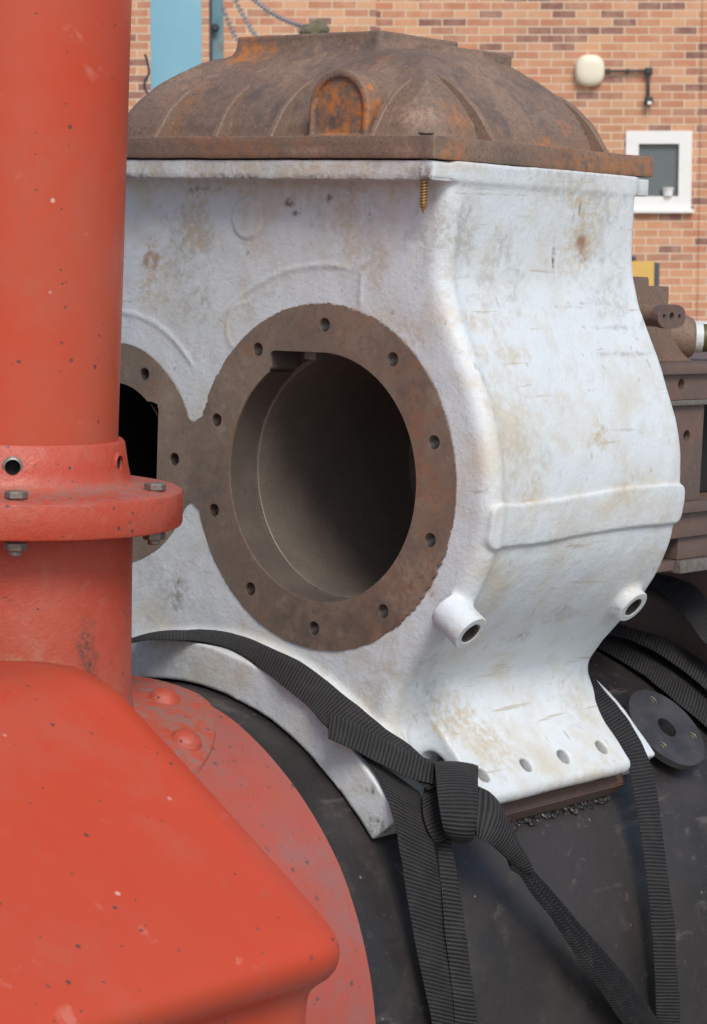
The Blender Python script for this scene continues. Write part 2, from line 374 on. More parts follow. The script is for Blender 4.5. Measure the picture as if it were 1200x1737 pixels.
def block(p):
    x,y,z=p[...,0],p[...,1],p[...,2]
    P,seg=prof2(x,z)
    tp=.0135*(1-np.clip(y/.27,0,1)); P=P+tp*np.clip((.278-z)/.10,0,1)
    d=smax(smax(P,-y,.014),y-.273,.009)
    d=smax(d,(np.degrees(np.arctan2(np.abs(x-AX),z-AZ))-43)*.0056,.012)
    tab=smax(seg,np.abs(y-.159)-.114,.004)
    d=smin(d,tab,.03)
    rr=np.hypot(x-AX,z-AZ); th=np.degrees(np.arctan2(np.abs(x-AX),z-AZ))
    ring=smax(np.abs(rr-.3155)-.0185,(th-49.3)*.0056,.003)
    ring=smax(ring,z*0+(-.6-z),.01)
    d=smin(d,smax(ring,np.abs(y+.018)-.036,.0015),.010)
    d=smin(d,smax(ring,np.abs(y-.303)-.033,.0015),.010)
    core=smax(np.abs(rr-.309)-.0125,(np.abs(x-AX)-.19),.01)
    d=smin(d,smax(core,np.abs(y-.135)-.16,.006),.02)
    d=smax(d,.2965-rr,.002)
    d=np.maximum(d,z-.2766)
    lip=box(p,(-.351,-.025,.2625),(.1355,.292,.2762),.001); d=smin(d,lip,.007)
    # boss pads, strip, raised casting marks
    for yb in (.001,.244):
        c=np.array([.175,yb,-.1165]); n=np.array([.835,0,-.55]); d=smin(d,cylx(p,c-n*.034,c-n*.0015,.0162),.007)
        d=smax(d,-cylx(p,c-n*.024,c+n*.01,.0108),.001)
    pad=smax(np.hypot(x,z)+tp-.2056-.0006*np.sin(y*31),smax(np.abs(z+.0215+.0035*np.sin(y*17+1))-.0185,np.abs(y-.1385)-.1355,.010),.0025)
    pad=smax(pad,.168-x,.006); d=smin(d,pad,.0025)
    # oval pad and faint raised outlines on the front
    fr=np.abs(y)-.012
    e=np.sqrt(((x+.0985)/.0185)**2+((z-.2263)/.0185)**2); d=d-.0016*np.clip((1.06-e)*9,0,1)*(y<.02)
    rr0=np.hypot(x,z); an=np.degrees(np.arctan2(z,x))
    rim=np.exp(-((rr0-.187)/.0028)**2)*np.clip((an-78)/6,0,1)*np.clip((150-an)/6,0,1)
    rim=np.maximum(rim,np.exp(-((x-.040)/.0028)**2)*np.clip((z-.150)/.006,0,1)*np.clip((.186-z)/.006,0,1))
    rl=np.hypot(x+.263,z); al=np.degrees(np.arctan2(z,x+.263))
    rim=np.maximum(rim,np.exp(-((rl-.135)/.0025)**2)*np.clip((al-38)/6,0,1))
    d=d-.0011*rim*(y<.02)
    sc=np.exp(-((np.hypot(x+.098,z-.128)-.022)/.0018)**2)*np.clip(((-.098-x)+.006)/.008,0,1); d=d-.0007*sc*(y<.02)
    # beaded front edge of the flank
    d=d-.0016*np.exp(-((y-.014)/.005)**2)*np.clip((x-.09)/.03,0,1)*np.clip((z+.16)/.03,0,1)*np.clip((.26-z)/.02,0,1)
    # seat of the bolting face, bores and stud holes
    seat=np.minimum(np.minimum(rr0-.1525,rl-.104),np.maximum(np.abs(x+.16)-.03,np.abs(z)-.037)); d=np.maximum(d,-np.maximum(seat,y-.0012))
    d=np.maximum(d,-smax(rr0-.1135,y-.262,.003))
    notch=np.maximum(np.maximum(np.abs(x+.031)-.034,np.abs(z-.07)-.040),y-.043); d=np.maximum(d,-notch)
    d=np.maximum(d,-smax(rl-.0685,y-.2,.003))
    n2=np.maximum(np.maximum(np.abs(x+.234)-.030,np.abs(z-.016)-.036),y-.12); d=np.maximum(d,-n2)
    for hx,hz in HB: d=np.maximum(d,-np.maximum(np.hypot(x-hx,z-hz)-.0075,y-.03))
    for hx,hz in HL: d=np.maximum(d,-np.maximum(np.hypot(x-hx,z-hz)-.0075,y-.03))
    for yb in (.063,.125,.183,.243):
        c=tabpt(yb); d=smax(d,-cylx(p,c-TN*.03,c+TN*.03,.0074),.0015)
    return d
def block_n(p):
    return block(p)+.0006*vnoise(p,24,3)+.0003*vnoise(p,70,5)+.0001*vnoise(p,190,8)
V,Q=nets(block_n,(-.43,-.062,-.36),(.225,.345,.29),.0019)
zt=lambda q,r=None: uy(q,0)
blk=root('cylinder_block',(AX,.135,-.2),'large white primed engine casting with round bores, strapped on top of the black boiler','engine casting')
me=mesh('casting_body',V,Q,M['white'])
fx=lambda q,x: ux(q,x)
flank=[((990,410),.137),((935,330),.137),((830,520),.146),((1000,480),.137)]
grey=[(uy((330,430),0),.03,.75,(1,1,1.5)),(uy((450,490),0),.018,.55,(1,1,.7)),(uy((570,350),0),.03,.5,(1,1,1.4)),(uy((420,370),0),.012,.4),(uy((620,430),0),.03,.4,(.7,1,1.6)),
      (ux((790,400),.137),.035,.75),(ux((860,460),.137),.03,.6),(ux((1010,380),.137),.05,.6),(ux((960,290),.137),.05,.5,(1,1.6,.6)),(ux((1020,500),.14),.03,.5),(ux((890,760),.19),.035,.45),
      (ux((960,1050),.16),.02,.7,(1,1.6,.5)),(ux((890,1090),.14),.02,.6,(1,1.6,.5)),(uy((270,1010),0),.035,.6),(ux((740,1130),.12),.02,.6),(ux((740,1180),.11),.02,.6),(ux((960,1190),.11),.03,.4),(uy((300,1120),-.055),.05,.4,(1,1,.5)),(uy((450,500),0),.012,.5),(uy((430,520),0),.012,.5)]
tan=[(uy((255,450),0),.02,.8,(1,1,1.3)),(uy((330,370),0),.02,.7,(1,1,1.6)),(uy((590,360),0),.02,.6,(.8,1,1.7)),(uy((640,450),0),.02,.5,(.6,1,2)),(uy((690,560),0),.02,.5),
     (ux((760,500),.137),.014,.55,(1,1,3)),(ux((800,760),.18),.016,.5,(1,1,2.5)),(ux((800,860),.19),.02,.6,(1,1,2)),(ux((990,400),.137),.028,.75,(1,1,1.4)),(ux((840,600),.15),.03,.5,(1,2,.35)),(ux((800,540),.14),.03,.55,(1,2,.4)),
     (ux((870,690),.18),.05,.35),(ux((1020,745),.195),.014,.8),(ux((930,880),.21),.02,.5),(ux((780,1230),.12),.03,.7,(.8,1.5,1)),(ux((830,1270),.13),.03,.5),(ux((960,1330),.15),.05,.5,(1,2,.3)),(uy((480,300),0),.06,.5,(3,1,.35)),(uy((560,1080),0),.03,.3),(uy((640,1130),0),.04,.45)]
for q in [(260,500),(700,1000),(760,900),(905,840),(1060,835),(1120,880)]: tan.append((ux(q,.19) if q[0]>750 else uy(q,0),.018,.5))
dirt=[(uy((490,345),0),.004,.9,(1.6,1,1.2)),(uy((500,362),0),.004,.9,(2,1,.6)),(uy((330,320),0),.008,.6,(3,1,.4)),(uy((600,320),0),.007,.6,(3,1,.4)),(uy((560,335),0),.004,.8),(ux((735,456),.13),.004,.9,(1,1,1.6)),
      (ux((945,440),.137),.006,.9,(1,.35,2.2)),(ux((985,360),.137),.005,.8,(1,.5,3)),(ux((640,0),.137),.001,0),(ux((820,908),.2),.005,.9,(1,2,.6)),(ux((905,848),.212),.005,.6,(1,3,.4)),(ux((830,1375),.16),.02,.6,(1,1,.3)),(uy((640,1400),-.055),.01,.9),(uy((632,1345),-.055),.006,.9,(.6,1,1.6)),
      (ux((1000,515),.14),.012,.6,(1,2.4,.12)),(ux((970,520),.14),.012,.5,(1,2.4,.1)),(uy((300,1000),0),.012,.6,(1,1,1.6)),(ux((770,1150),.11),.008,.7),(ux((710,1165),.11),.008,.7),(ux((900,1085),.14),.01,.5,(1,1.6,.5)),(ux((1030,555),.148),.02,.35,(1,2.5,.12)),(ux((1060,600),.165),.02,.35,(1,2.5,.12))]
for i in range(46):
    q=(random.uniform(225,830),random.uniform(320,1050)) if i<26 else (random.uniform(760,1130),random.uniform(320,1300))
    pnt=uy(q,0) if i<26 else ux(q,.14 if q[1]<560 else .185); dirt.append((pnt,random.uniform(.0012,.0026),.85))
rust=[(ux((990,410),.137),.011,.8,(1,1,1.5)),(ux((832,518),.14),.006,.95,(1,1.6,.6)),(uy((255,440),0),.009,.7),(uy((585,455),0),.007,.4,(3,1,.4)),(ux((1080,838),.21),.006,.6,(1,2,.4)),(ux((1000,920),.2),.004,.7,(1,2,.4)),(ux((925,1345),.16),.004,.9,(1,2,.6)),(uy((340,690),0),.003,.9)]
for nm,l,s in (('grey',grey,1),('tan',tan,2),('dirt',dirt,3),('rust',rust,4)): setattr_f(me,nm,blot(V,l,s))
me.materials.append(M['counter']); cc=np.zeros(len(me.polygons)*3); me.polygons.foreach_get('center',cc); cc=cc.reshape(-1,3)
r0_=np.hypot(cc[:,0],cc[:,2]); rl_=np.hypot(cc[:,0]+.263,cc[:,2]); ins=((r0_<.127)|((np.abs(cc[:,0]+.031)<.037)&(np.abs(cc[:,2]-.08)<.034))|(rl_<.088))&(cc[:,1]>.0014)&(cc[:,1]<.27)
hd=np.min([np.hypot(cc[:,0]-a,cc[:,2]-b) for a,b in HB+HL],0); ins|=(hd<.0085)&(cc[:,1]>.0025)&(cc[:,1]<.04)
me.polygons.foreach_set('material_index',ins.astype(np.int32))
ob('casting_body',me,blk)
# machined face: figure of eight, ragged paint at its rim, holes through it
def face_outline():
    pts=[]; a1=math.degrees(math.atan2(.0373,-.16)); a2=math.degrees(math.atan2(.0373,.103))
    r1=.1535; rl=.105
    b=math.radians(163.5)
    for i in range(1001):
        a=-b+2*b*i/1000; pts.append((r1*math.cos(a),r1*math.sin(a)))
    fil=[(-.1525,.0405),(-.1565,.0375),(-.1605,.0375),(-.1645,.0405)]
    pts+=fil
    c=math.radians(24.5)
    for i in range(601):
        a=c+(2*math.pi-2*c)*i/600; pts.append((-.263+rl*math.cos(a),rl*math.sin(a)))
    pts+=[(x,-y) for x,y in reversed(fil)]
    out=[]
    P=np.array([(x,0,y) for x,y in pts]); nz=np.minimum(vnoise(P,330,2)*.8+vnoise(P,720,5)*.7-.35,.25)*.0016*np.clip(.55+1.4*vnoise(P,14,9),.12,1.5)+.0004+vnoise(P,60,4)*.0005
    for (x,y),k in zip(pts,nz):
        cx=-.263 if x<-.158 else 0; r=math.hypot(x-cx,y); out.append((cx+(x-cx)*(1+k/r),y*(1+k/r)))
    return out
rb=.1108
A0=math.degrees(math.atan2(.0895,-.0645))
bore=[]
a_s=math.degrees(math.asin(.108/rb)); 
for i in range(141):                     # from the notch's left foot anticlockwise round to its top right
    a=math.radians(126.5+(360-126.5+88)*i/140); bore.append((rb*math.cos(a),rb*math.sin(a)))
bore+=[(-.060,.1092),(-.0635,.1075),(-.065,.104)]
open2=[(-.205,-.045),(-.205,.046),(-.207,.051),(-.214,.0525),(-.2215,.0525)]
for i in range(61):
    a=math.radians(51.5+(318-51.5)*i/60); open2.append((-.263+.0675*math.cos(a),.0675*math.sin(a)))
pl=plate(face_outline(),[bore,open2]+[circ(x,z,.0062,20) for x,z in HB+HL],lambda u,v,w:(u,-.0011+w,v),.0022)
me=bmm(pl,'bolting_face',M['iron'],False)
bm=bmesh.new(); bm.from_mesh(me); bmesh.ops.triangulate(bm,faces=bm.faces); bmesh.ops.subdivide_edges(bm,edges=[e for e in bm.edges if e.calc_length()>.012],cuts=3); bm.to_mesh(me); bm.free()
VV=np.array([v.co[:] for v in me.vertices])
setattr_f(me,'rust',blot(VV,[(uy((708,770),0),.05,.55,(.2,1,1.0)),(uy((420,610),0),.012,.9),(uy((520,545),0),.01,.6,(.6,1,1.5)),(uy((700,1010),0),.04,.3),(uy((600,545),0),.03,.2),(uy((735,860),0),.03,.5)],6))
setattr_f(me,'pale',blot(VV,[(uy((715,990),0),.03,.6),(uy((400,650),0),.03,.3),(uy((620,560),0),.04,.25),(uy((290,640),0),.03,.35)],61))
setattr_f(me,'dull',blot(VV,[(uy((690,690),0),.03,.5,(.6,1,1.3)),(uy((560,1060),0),.05,.6,(1.5,1,.6)),(uy((355,800),0),.04,.5,(.6,1,1.5)),(uy((500,570),0),.03,.4)],62))
ob('bolting_face',me,blk)
# liner: counterbore, step and bored wall
lobj('cylinder_liner',[(.1130,.0352),(.1094,.0354),(.1088,.0360),(.1088,.255),(.0,.2555)],M['bore'],blk,128,(0,1,0),(0,0,0),.4)
V=[];Fc=[]
for i in range(121):
    a=math.radians(126.5+(360-126.5+88)*i/120)
    for y_ in (.0,.02,.0353): V.append((.1112*math.cos(a),y_,.1112*math.sin(a)))
for i in range(120):
    for j in (0,1): Fc.append((i*3+j,i*3+j+1,i*3+j+4,i*3+j+3))
ob('counterbore',bmm(vf_bm((V,Fc)),'counterbore',M['counter'],True,.5),blk)
bm=vf_bm(boxvf((-.038,.016,.1025),(-.024,.0420,.1100)))
ob('port_edge',bmm(bm,'port_edge',M['bore'],False),blk)
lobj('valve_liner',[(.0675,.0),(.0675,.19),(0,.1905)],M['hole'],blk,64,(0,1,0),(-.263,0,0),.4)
thr=[]
for k in range(17):
    thr+=[(.0062,.0004+k*.0016),(.0050,k*.0016+.0012)]
def thread(me_name='stud_hole'):
    bm=vf_bm(lathe(thr+[(.0055,.028),(.0,.0281)],24,(0,1,0)))
    return bmm(bm,me_name,M['steel'],False)
tm=thread()
for x,z in HB+HL[:3]:
    o=ob('stud_hole',tm,blk); b=blk['base']; o.location=(x-b[0],-.0006-b[1],z-b[2])
for yb in (.001,.244):
    c=np.array([.175,yb,-.1165]); n=np.array([.835,0,-.55]); pr=[]
    for k in range(9): pr+=[(.0098,k*.0022+.0006),(.0084,k*.0022+.0017)]
    bo=lobj('boss',[(.0166,.012),(.0170,.0012),(.0162,.0002),(.0108,0),(.0099,.0007),(.0099,.02)],M['white'],blk,40,-n,c,.5)
    o=bpy.data.objects.new('thread',bmm(vf_bm(lathe(pr+[(0,.0205)],32,-n,c)),'thread',M['steel'],True,.3)); COL.objects.link(o); o.parent=bo
def dense(lo,hi,step,bev,nz):
    bm=boxbm(lo,hi,bev,2)
    for ax in range(3):
        k=lo[ax]+step
        while k<hi[ax]-step*.5:
            nrm=[0,0,0]; nrm[ax]=1; pt=[0,0,0]; pt[ax]=k
            bmesh.ops.bisect_plane(bm,geom=bm.verts[:]+bm.edges[:]+bm.faces[:],plane_co=pt,plane_no=nrm); k+=step
    bmesh.ops.triangulate(bm,faces=bm.faces)
    P=np.array([v.co[:] for v in bm.verts]); a=vnoise(P,35,3)*nz; b=vnoise(P,120,4)*nz*.5
    for v,k in zip(bm.verts,a+b): v.co.y+=k; v.co.z+=k*.5
    return bm
me=bmm(dense((-.352,-.0268,.2605),(.1352,.2938,.2771),.006,.0022,.0005),'top_lip',M['white'],True,.7)
V=np.array([v.co[:] for v in me.vertices])
setattr_f(me,'dirt',blot(V,[(np.array([.125,-.027,.263]),.010,.9,(1.4,1,.8))]+[(np.array([x,-.027,.2606]),.004,.8,(5,1,.7)) for x in np.linspace(-.24,.1,9)],31))
setattr_f(me,'tan',blot(V,[(np.array([x,-.027,.268]),.02,.6,(1.6,1,1)) for x in np.linspace(-.2,.12,6)],32)); setattr_f(me,'grey',blot(V,[(np.array([x,-.027,.27]),.03,.5) for x in (-.18,-.05,.07)],33))
ob('top_lip',me,blk)
# ------------------------------------------------------------------ rusty cover on top
HX=[0,.0035,.010,.018,.033,.048,.068,.088,.122,.3]; HY=[0,.013,.0245,.0345,.0485,.0620,.0765,.0845,.088,.088]
cov=root('cylinder_cover',(AX,.134,.278),'rusty brown domed iron cover with ribs, lying on top of the white casting','iron cover')
RIBS=[((-.128,-.017,.2985),(-.138,.044,.353)),((-.060,-.017,.2985),(-.064,.044,.355)),((.058,-.017,.2985),(.054,.042,.353)),
      ((.126,.070,.2985),(.064,.062,.359)),((.126,.238,.2985),(.066,.233,.352)),((-.206,-.017,.2985),(-.206,.044,.353))]
def dome(p):
    x,y,z=p[...,0],p[...,1],p[...,2]
    qx=np.abs(x+.094)-.204; qy=np.abs(y-.134)-.134
    k=.038
    d2=-(np.hypot(np.maximum(qx+k,0),np.maximum(qy+k,0))+np.minimum(np.maximum(qx+k,qy+k),0)-k)
    H=np.interp(d2,HX,HY); H=np.where(d2<0,d2*1.3,H)
    d=(z-.2965-H)*.66
    d=smax(d,.29-z,.002)
    d=smin(d,box(p,(-.35,-.027,.280),(.136,.294,.2965),.002),.008)
    # top pad and the lower pad behind it
    pd=smax(box2(x,y,-.197,-.026,.089,.196)-.004,z-.3985,.002); d=smin(d,pd,.012)
    d=smin(d,smax(box2(x,y,-.13,.016,.13,.225)-.004,z-.3880,.002),.006)
    # ribs
    for a,b in RIBS:
        a=np.array(a);b=np.array(b); n=np.array([1,0,1.]) if a[0]>.1 else np.array([0,-1,1.])
        d=smin(d,cap(p,a-n*.004,b-n*.006,.0030),.004)
    # arched boss
    ar=smin(np.hypot(x-.014,z-.3215)-.0345,box2(x,z,-.0205,.0485,.29,.3215),.001)
    d=smin(d,smax(ar,np.abs(y-.035)-.045,.003),.005)
    ar2=smin(np.hypot(x-.0135,z-.320)-.0285,box2(x,z,-.0155,.0415,.3,.320),.001)
    d=smax(d,-smax(smax(ar2,y+.0072,.001),.3-z,.001),.0015)
    return d+.0004*vnoise(p,20,4)+.00025*vnoise(p,110,6)+.0002*vnoise(p,300,7)
V,Q=nets(dome,(-.358,-.036,.274),(.144,.302,.402),.0018)
for a,b in RIBS:
    a=np.array(a);b=np.array(b); sd_=a[0]>.12; dn=np.array([-.6,0,-.8]) if sd_ else np.array([0,.6,-.8]); w_=np.array([0,1,0]) if sd_ else np.array([1,0,0])
    bmr=bmesh.new(); rows=[]
    for k in range(9):
        t=k/8; c=a+(b-a)*t-dn*.0078*(1-max(0,(t-.55)/.45)**2)*min(1,.12+t*2.6)+dn*.0012; wt=.0019+.0004*math.sin(9*t+a[0]*90); wb=.0042
        rows.append([bmr.verts.new(c+w_*x_+dn*z_) for x_,z_ in ((-wb,.016),(-wt-.0012,.0016),(-wt,0),(wt,0),(wt+.0012,.0016),(wb,.016))])
    for r0,r1_ in zip(rows,rows[1:]):
        for k in range(5): bmr.faces.new((r0[k],r0[k+1],r1_[k+1],r1_[k]))
    bmr.faces.new(rows[0]); bmr.faces.new(rows[-1][::-1]); ob('rib',bmm(bmr,'rib',M['rusty'],True,.5),cov)
me=mesh('cover_casting',V,Q,M['rusty'])
setattr_f(me,'rust',blot(V,[(np.array([.0135,-.008,.323]),.034,1.0,(1,.5,.9)),(uy((435,85),.09),.022,.8,(1.5,1.5,.9)),(uy((640,70),.06),.02,.35),(ux((770,195),.1),.013,.3,(1.3,1,1.4)),(ux((955,215),.1),.013,.45),(ux((1000,285),.1375),.05,.8,(1,1.6,.4)),(ux((1080,290),.1375),.03,.6),(uy((310,170),.02),.03,.25),(ux((740,270),.1375),.02,.5)],11))
setattr_f(me,'pale',blot(V,[(uy((330,130),.05),.035,.5,(1.3,1,.8)),(uy((640,130),.05),.03,.5),(ux((700,175),.09),.02,.7),(uy((520,110),.06),.04,.35),(ux((850,150),.07),.05,.35)],12))
setattr_f(me,'dark',blot(V,[(uy((400,190),.02),.04,.8,(1.5,1,.6)),(uy((490,195),.02),.025,.8),(uy((590,205),0),.02,.9,(1.3,1,.3)),(ux((800,175),.08),.04,.8),(ux((900,150),.08),.05,.7),(ux((860,262),.1375),.03,.9,(1,1.4,.5)),(uy((620,85),.06),.05,.6,(2,1,.5)),(uy((715,240),-.0285),.012,.7)],13))
ob('cover_casting',me,cov)
me=bmm(dense((-.352,-.029,.2783),(.1378,.296,.2974),.006,.0022,.0007),'cover_flange',M['rusty'],True,.7)
V=np.array([v.co[:] for v in me.vertices])
setattr_f(me,'rust',blot(V,[(ux((1000,285),.1375),.05,.4,(1,1.6,.5)),(ux((1085,290),.1375),.03,.35),(ux((770,265),.1375),.02,.5),(uy((400,245),-.029),.05,.25,(2,1,.5))],41))
setattr_f(me,'dark',blot(V,[(ux((860,262),.1375),.03,.9,(1,1.4,.5)),(uy((718,243),-.029),.011,.9),(ux((745,240),.1375),.012,.6),(ux((960,280),.1375),.02,.6)],42))
setattr_f(me,'pale',blot(V,[(uy((520,255),-.029),.012,.6,(2,1,.4)),(uy((700,255),-.029),.012,.5,(2,1,.4))],43))
ob('cover_flange',me,cov)
# ------------------------------------------------------------------ screw through the lip
sx,sy=.1175,-.0145
scr=root('wood_screw',(sx,sy,.233),'gold coloured wood screw hanging point down through the corner of the cover','screw')
V=[];Fc=[]; N=220; sg=14
top=.262; bot=.2335
hv=[]
prof=[(.0001,bot)]+[(.0022,bot+.006)]
def scr_r(z): return .00255*min(1,(z-bot)/.007+.05)
pts=[]
for i in range(121):
    z=bot+(.298-bot)*i/120; pts.append((max(scr_r(z),.0002),z-.0))
bm=vf_bm(lathe(pts,sg,(0,0,1),(sx,sy,0)))
# helical thread ridge
hx=[];turns=11; n=turns*14
for i in range(n+1):
    t=i/n; z=bot+.001+t*.0265; r=scr_r(z); a=t*turns*2*math.pi
    ro=r+.0017*min(1,t*6+.3)
    c,s=math.cos(a),math.sin(a); hx.append([(sx+r*.9*c,sy+r*.9*s,z-.0007),(sx+ro*c,sy+ro*s,z),(sx+r*.9*c,sy+r*.9*s,z+.0007)])
vs=[[bm.verts.new(q) for q in h] for h in hx]
for a,b in zip(vs,vs[1:]):
    for j in (0,1): bm.faces.new((a[j],a[j+1],b[j+1],b[j]))
ob('threaded_shank',bmm(bm,'threaded_shank',M['brass'],True,.7),scr)
lobj('screw_head',[(0,.2975),(.004,.2975),(.0068,.2995),(.0068,.3005),(.003,.3008),(0,.3008)],M['bolt'],scr,24,(0,0,1),(sx,sy,0),.5)
# ------------------------------------------------------------------ boiler
boi=root('boiler',(AX,.6,-.785),'long black painted boiler barrel under the white casting','boiler')
bm=vf_bm(lathe([(.2945,-.30),(.2945,.0),(.2945,.3),(.2945,.6),(.2945,1.45)],160,(0,1,0),(AX,0,AZ)))
ob('barrel',bmm(bm,'barrel',M['black'],True,.5),boi)
bm=vf_bm(lathe([(.2947,.585),(.334,.585),(.340,.590),(.342,.60),(.342,.80),(.334,.806),(.2947,.806)],160,(0,1,0),(AX,0,AZ)))
ob('throat_ring',bmm(bm,'throat_ring',M['brown'],True,.8),boi)
# round flange on the barrel
C0=np.array([.110,.415,-.260]); th=math.atan2(C0[0]-AX,C0[2]-AZ); NR=np.array([math.sin(th),0,math.cos(th)]); E1=np.array([0,1.,0]); E2=np.array([-math.cos(th),0,math.sin(th)])
C0=np.array([AX,0.415,AZ])+NR*.303
disc=plate(circ(0,0,.0475,72),[circ(0,0,.0115,28)]+[circ(a,b,.0052,18) for a,b in ((.011,.034),(.032,-.0155),(-.025,-.018))],lambda u,v,w:tuple(C0+E1*u+E2*v+NR*(w+.002)),.0068)
fl=ob('washout_flange',bmm(disc,'washout_flange',M['blackflange'],True,.5),boi)
for q in ((.011,.034),(.032,-.0155),(-.025,-.018)):
    bm=vf_bm(lathe([(.0052,.0003),(.0044,.0016),(.0052,.003),(.0044,.0045),(.0052,.006),(.0,.0065)],20,tuple(-NR),tuple(C0+E1*q[0]+E2*q[1]+NR*.0085)))
    ob('tapped_hole',bmm(bm,'tapped_hole',M['bolt'],False),fl)
lobj('neck',[(.028,-.012),(.028,.0015),(.0117,.0016),(.0117,-.008),(.0,-.0081)],M['blackflange'],boi,32,tuple(NR),tuple(C0),.5)
# packing bar under the foot with its weld
bar=root('packing_bar',(.14,.2,-.31),'brown steel bar welded to the black boiler just below the white foot','steel bar')
th2=math.atan2(.139-AX,-.285-AZ); N2=np.array([math.sin(th2),0,math.cos(th2)]); T2=np.array([math.cos(th2),0,-math.sin(th2)])
def bar3(u,y,w): return np.array([AX,y,AZ])+N2*w+T2*u
lo=[];bmb=bmesh.new()
q=[(-.055,.290),(.011,.290),(.011,.3185),(-.055,.3185)]
va=[bmb.verts.new(bar3(u,.06,w)) for u,w in q]; vb=[bmb.verts.new(bar3(u,.293,w)) for u,w in q]
bmb.faces.new(va);bmb.faces.new(vb[::-1])
for i in range(4): bmb.faces.new((va[i],va[(i+1)%4],vb[(i+1)%4],vb[i]))
bmesh.ops.bevel(bmb,geom=bmb.edges[:],offset=.0015,segments=2,affect='EDGES')
ob('bar',bmm(bmb,'bar',M['brown'],True,.5),bar)
bmw=bmesh.new()
yy=.10
while yy<.284:
    s_=random.uniform(.0020,.0044); c=bar3(.0115+random.uniform(-.002,.005),yy,.2952+random.uniform(-.001,.001))
    rm_=Matrix.Rotation(th2,4,'Y')
    bmesh.ops.create_icosphere(bmw,subdivisions=2,radius=s_,matrix=Matrix.Translation(c)@rm_@Matrix.Diagonal((random.uniform(.8,1.6),random.uniform(.7,1.7),random.uniform(.3,.65),1)))
    yy+=random.uniform(.001,.0042) if random.random()<.93 else random.uniform(.006,.012)
for v in bmw.verts: v.co+=Vector([random.uniform(-.0006,.0006) for _ in range(3)])
ob('weld_bead',bmm(bmw,'weld_bead',M['weld'],True),bar)
# ------------------------------------------------------------------ smokebox
smk=root('smokebox',(AX,-.35,-.80),'red smokebox barrel dulled by dust, overlapping the front end of the black boiler','smokebox')
RT=[(240,1155),(330,1180),(400,1222),(500,1330),(580,1470),(620,1600),(640,1737)]
rp=[uy(q,-.115) for q in RT]; tt=[math.atan2(p[0]-AX,p[2]-AZ) for p in rp]; rr_=[math.hypot(p[0]-AX,p[2]-AZ) for p in rp]
def smr(t):
    t=abs(t); return float(np.interp(t,tt,rr_))
V=[];Fc=[];sg=180; ys=[-.75,-.6,-.45,-.35,-.3,-.25,-.2,-.16,-.13,-.117,-.115,-.115]
for j,y in enumerate(ys):
    for i in range(sg):
        t=-math.pi+2*math.pi*i/sg; r=smr(t)-(.0015 if j==10 else 0)
        if j==11: r=.290
        V.append((AX+r*math.sin(t),y,AZ+r*math.cos(t)))
for j in range(len(ys)-1):
    for i in range(sg): Fc.append((j*sg+i,j*sg+(i+1)%sg,(j+1)*sg+(i+1)%sg,(j+1)*sg+i))
bm=vf_bm((V,Fc)); ob('smokebox_barrel',bmm(bm,'smokebox_barrel',M['reddust'],True,.5),smk)
# ------------------------------------------------------------------ chimney
CY=-.27
chi=root('chimney',(AX,CY,-.19),'tall round red painted chimney pipe with a bolted flange, standing on the smokebox','chimney')
pipe=[(.0897,.035)]+[(.0897+.0043*k/12,.035+.72*k/12) for k in range(1,13)]+[(.088,.755),(.086,.036)]
lobj('pipe',pipe,M['red'],chi,128,(0,0,1),(AX,CY,0),.5)
ZC=.038
col=[(.080,-.0015),(.0903,-.0015),(.0935,.0005),(.0955,-.002),(.0985,-.020),(.1005,-.029),(.104,-.034),(.112,-.0365),(.134,-.0385),(.1415,-.0393),(.1440,-.0408),(.1448,-.0440),(.1448,-.0665),(.1438,-.0685),(.141,-.0695),(.080,-.0695)]
col=[(r,z+ZC) for r,z in col]
bm=vf_bm(lathe(col,160,(0,0,1),(AX,CY,0),True)); me=bmm(bm,'collar_flange',M['redcast'],True,.7)
def cdir(deg):   # direction measured from the viewer's side of the chimney
    v=CE-np.array([AX,CY,0]); a=math.atan2(v[1],v[0])+math.radians(deg); return np.array([math.cos(a),math.sin(a),0])
HOL=[2,66,128,190,252,314]
bc=bmesh.new()
for d in HOL:
    n=cdir(d); c=np.array([AX,CY,-.0165+ZC])+n*.082; Vc,Fq=lathe([(0,0),(.0062,0),(.0062,.03),(0,.03)],24,tuple(n),tuple(c))
    vs=[bc.verts.new(v) for v in Vc]
    for f in Fq:
        qv=[vs[i] for i in f]
        bc.faces.new(qv)
bmesh.ops.remove_doubles(bc,verts=bc.verts,dist=1e-6)
me=cutmesh(me,bc); sharp(me,.7)
VV=np.array([v.co[:] for v in me.vertices])
setattr_f(me,'dust',np.clip(1.2-np.abs(VV[:,2]+.036-ZC)/.007,0,1)*.9)
cf=ob('collar_flange',me,chi)
for d in HOL[:2]:
    n=cdir(d); c=np.array([AX,CY,-.0165+ZC])+n*.0965
    lobj('tapped_hole',[(.0061,.0),(.0052,-.003),(.0060,-.005),(.0052,-.007),(.006,-.009),(0,-.0092)],M['hole'],chi,24,tuple(n),tuple(c),.3)
    lobj('worn_rim',[(.0063,.0018),(.0082,.0012),(.0098,-.0018)],M['bolt'] if d==2 else M['redcast'],chi,28,tuple(n),tuple(c),.8)
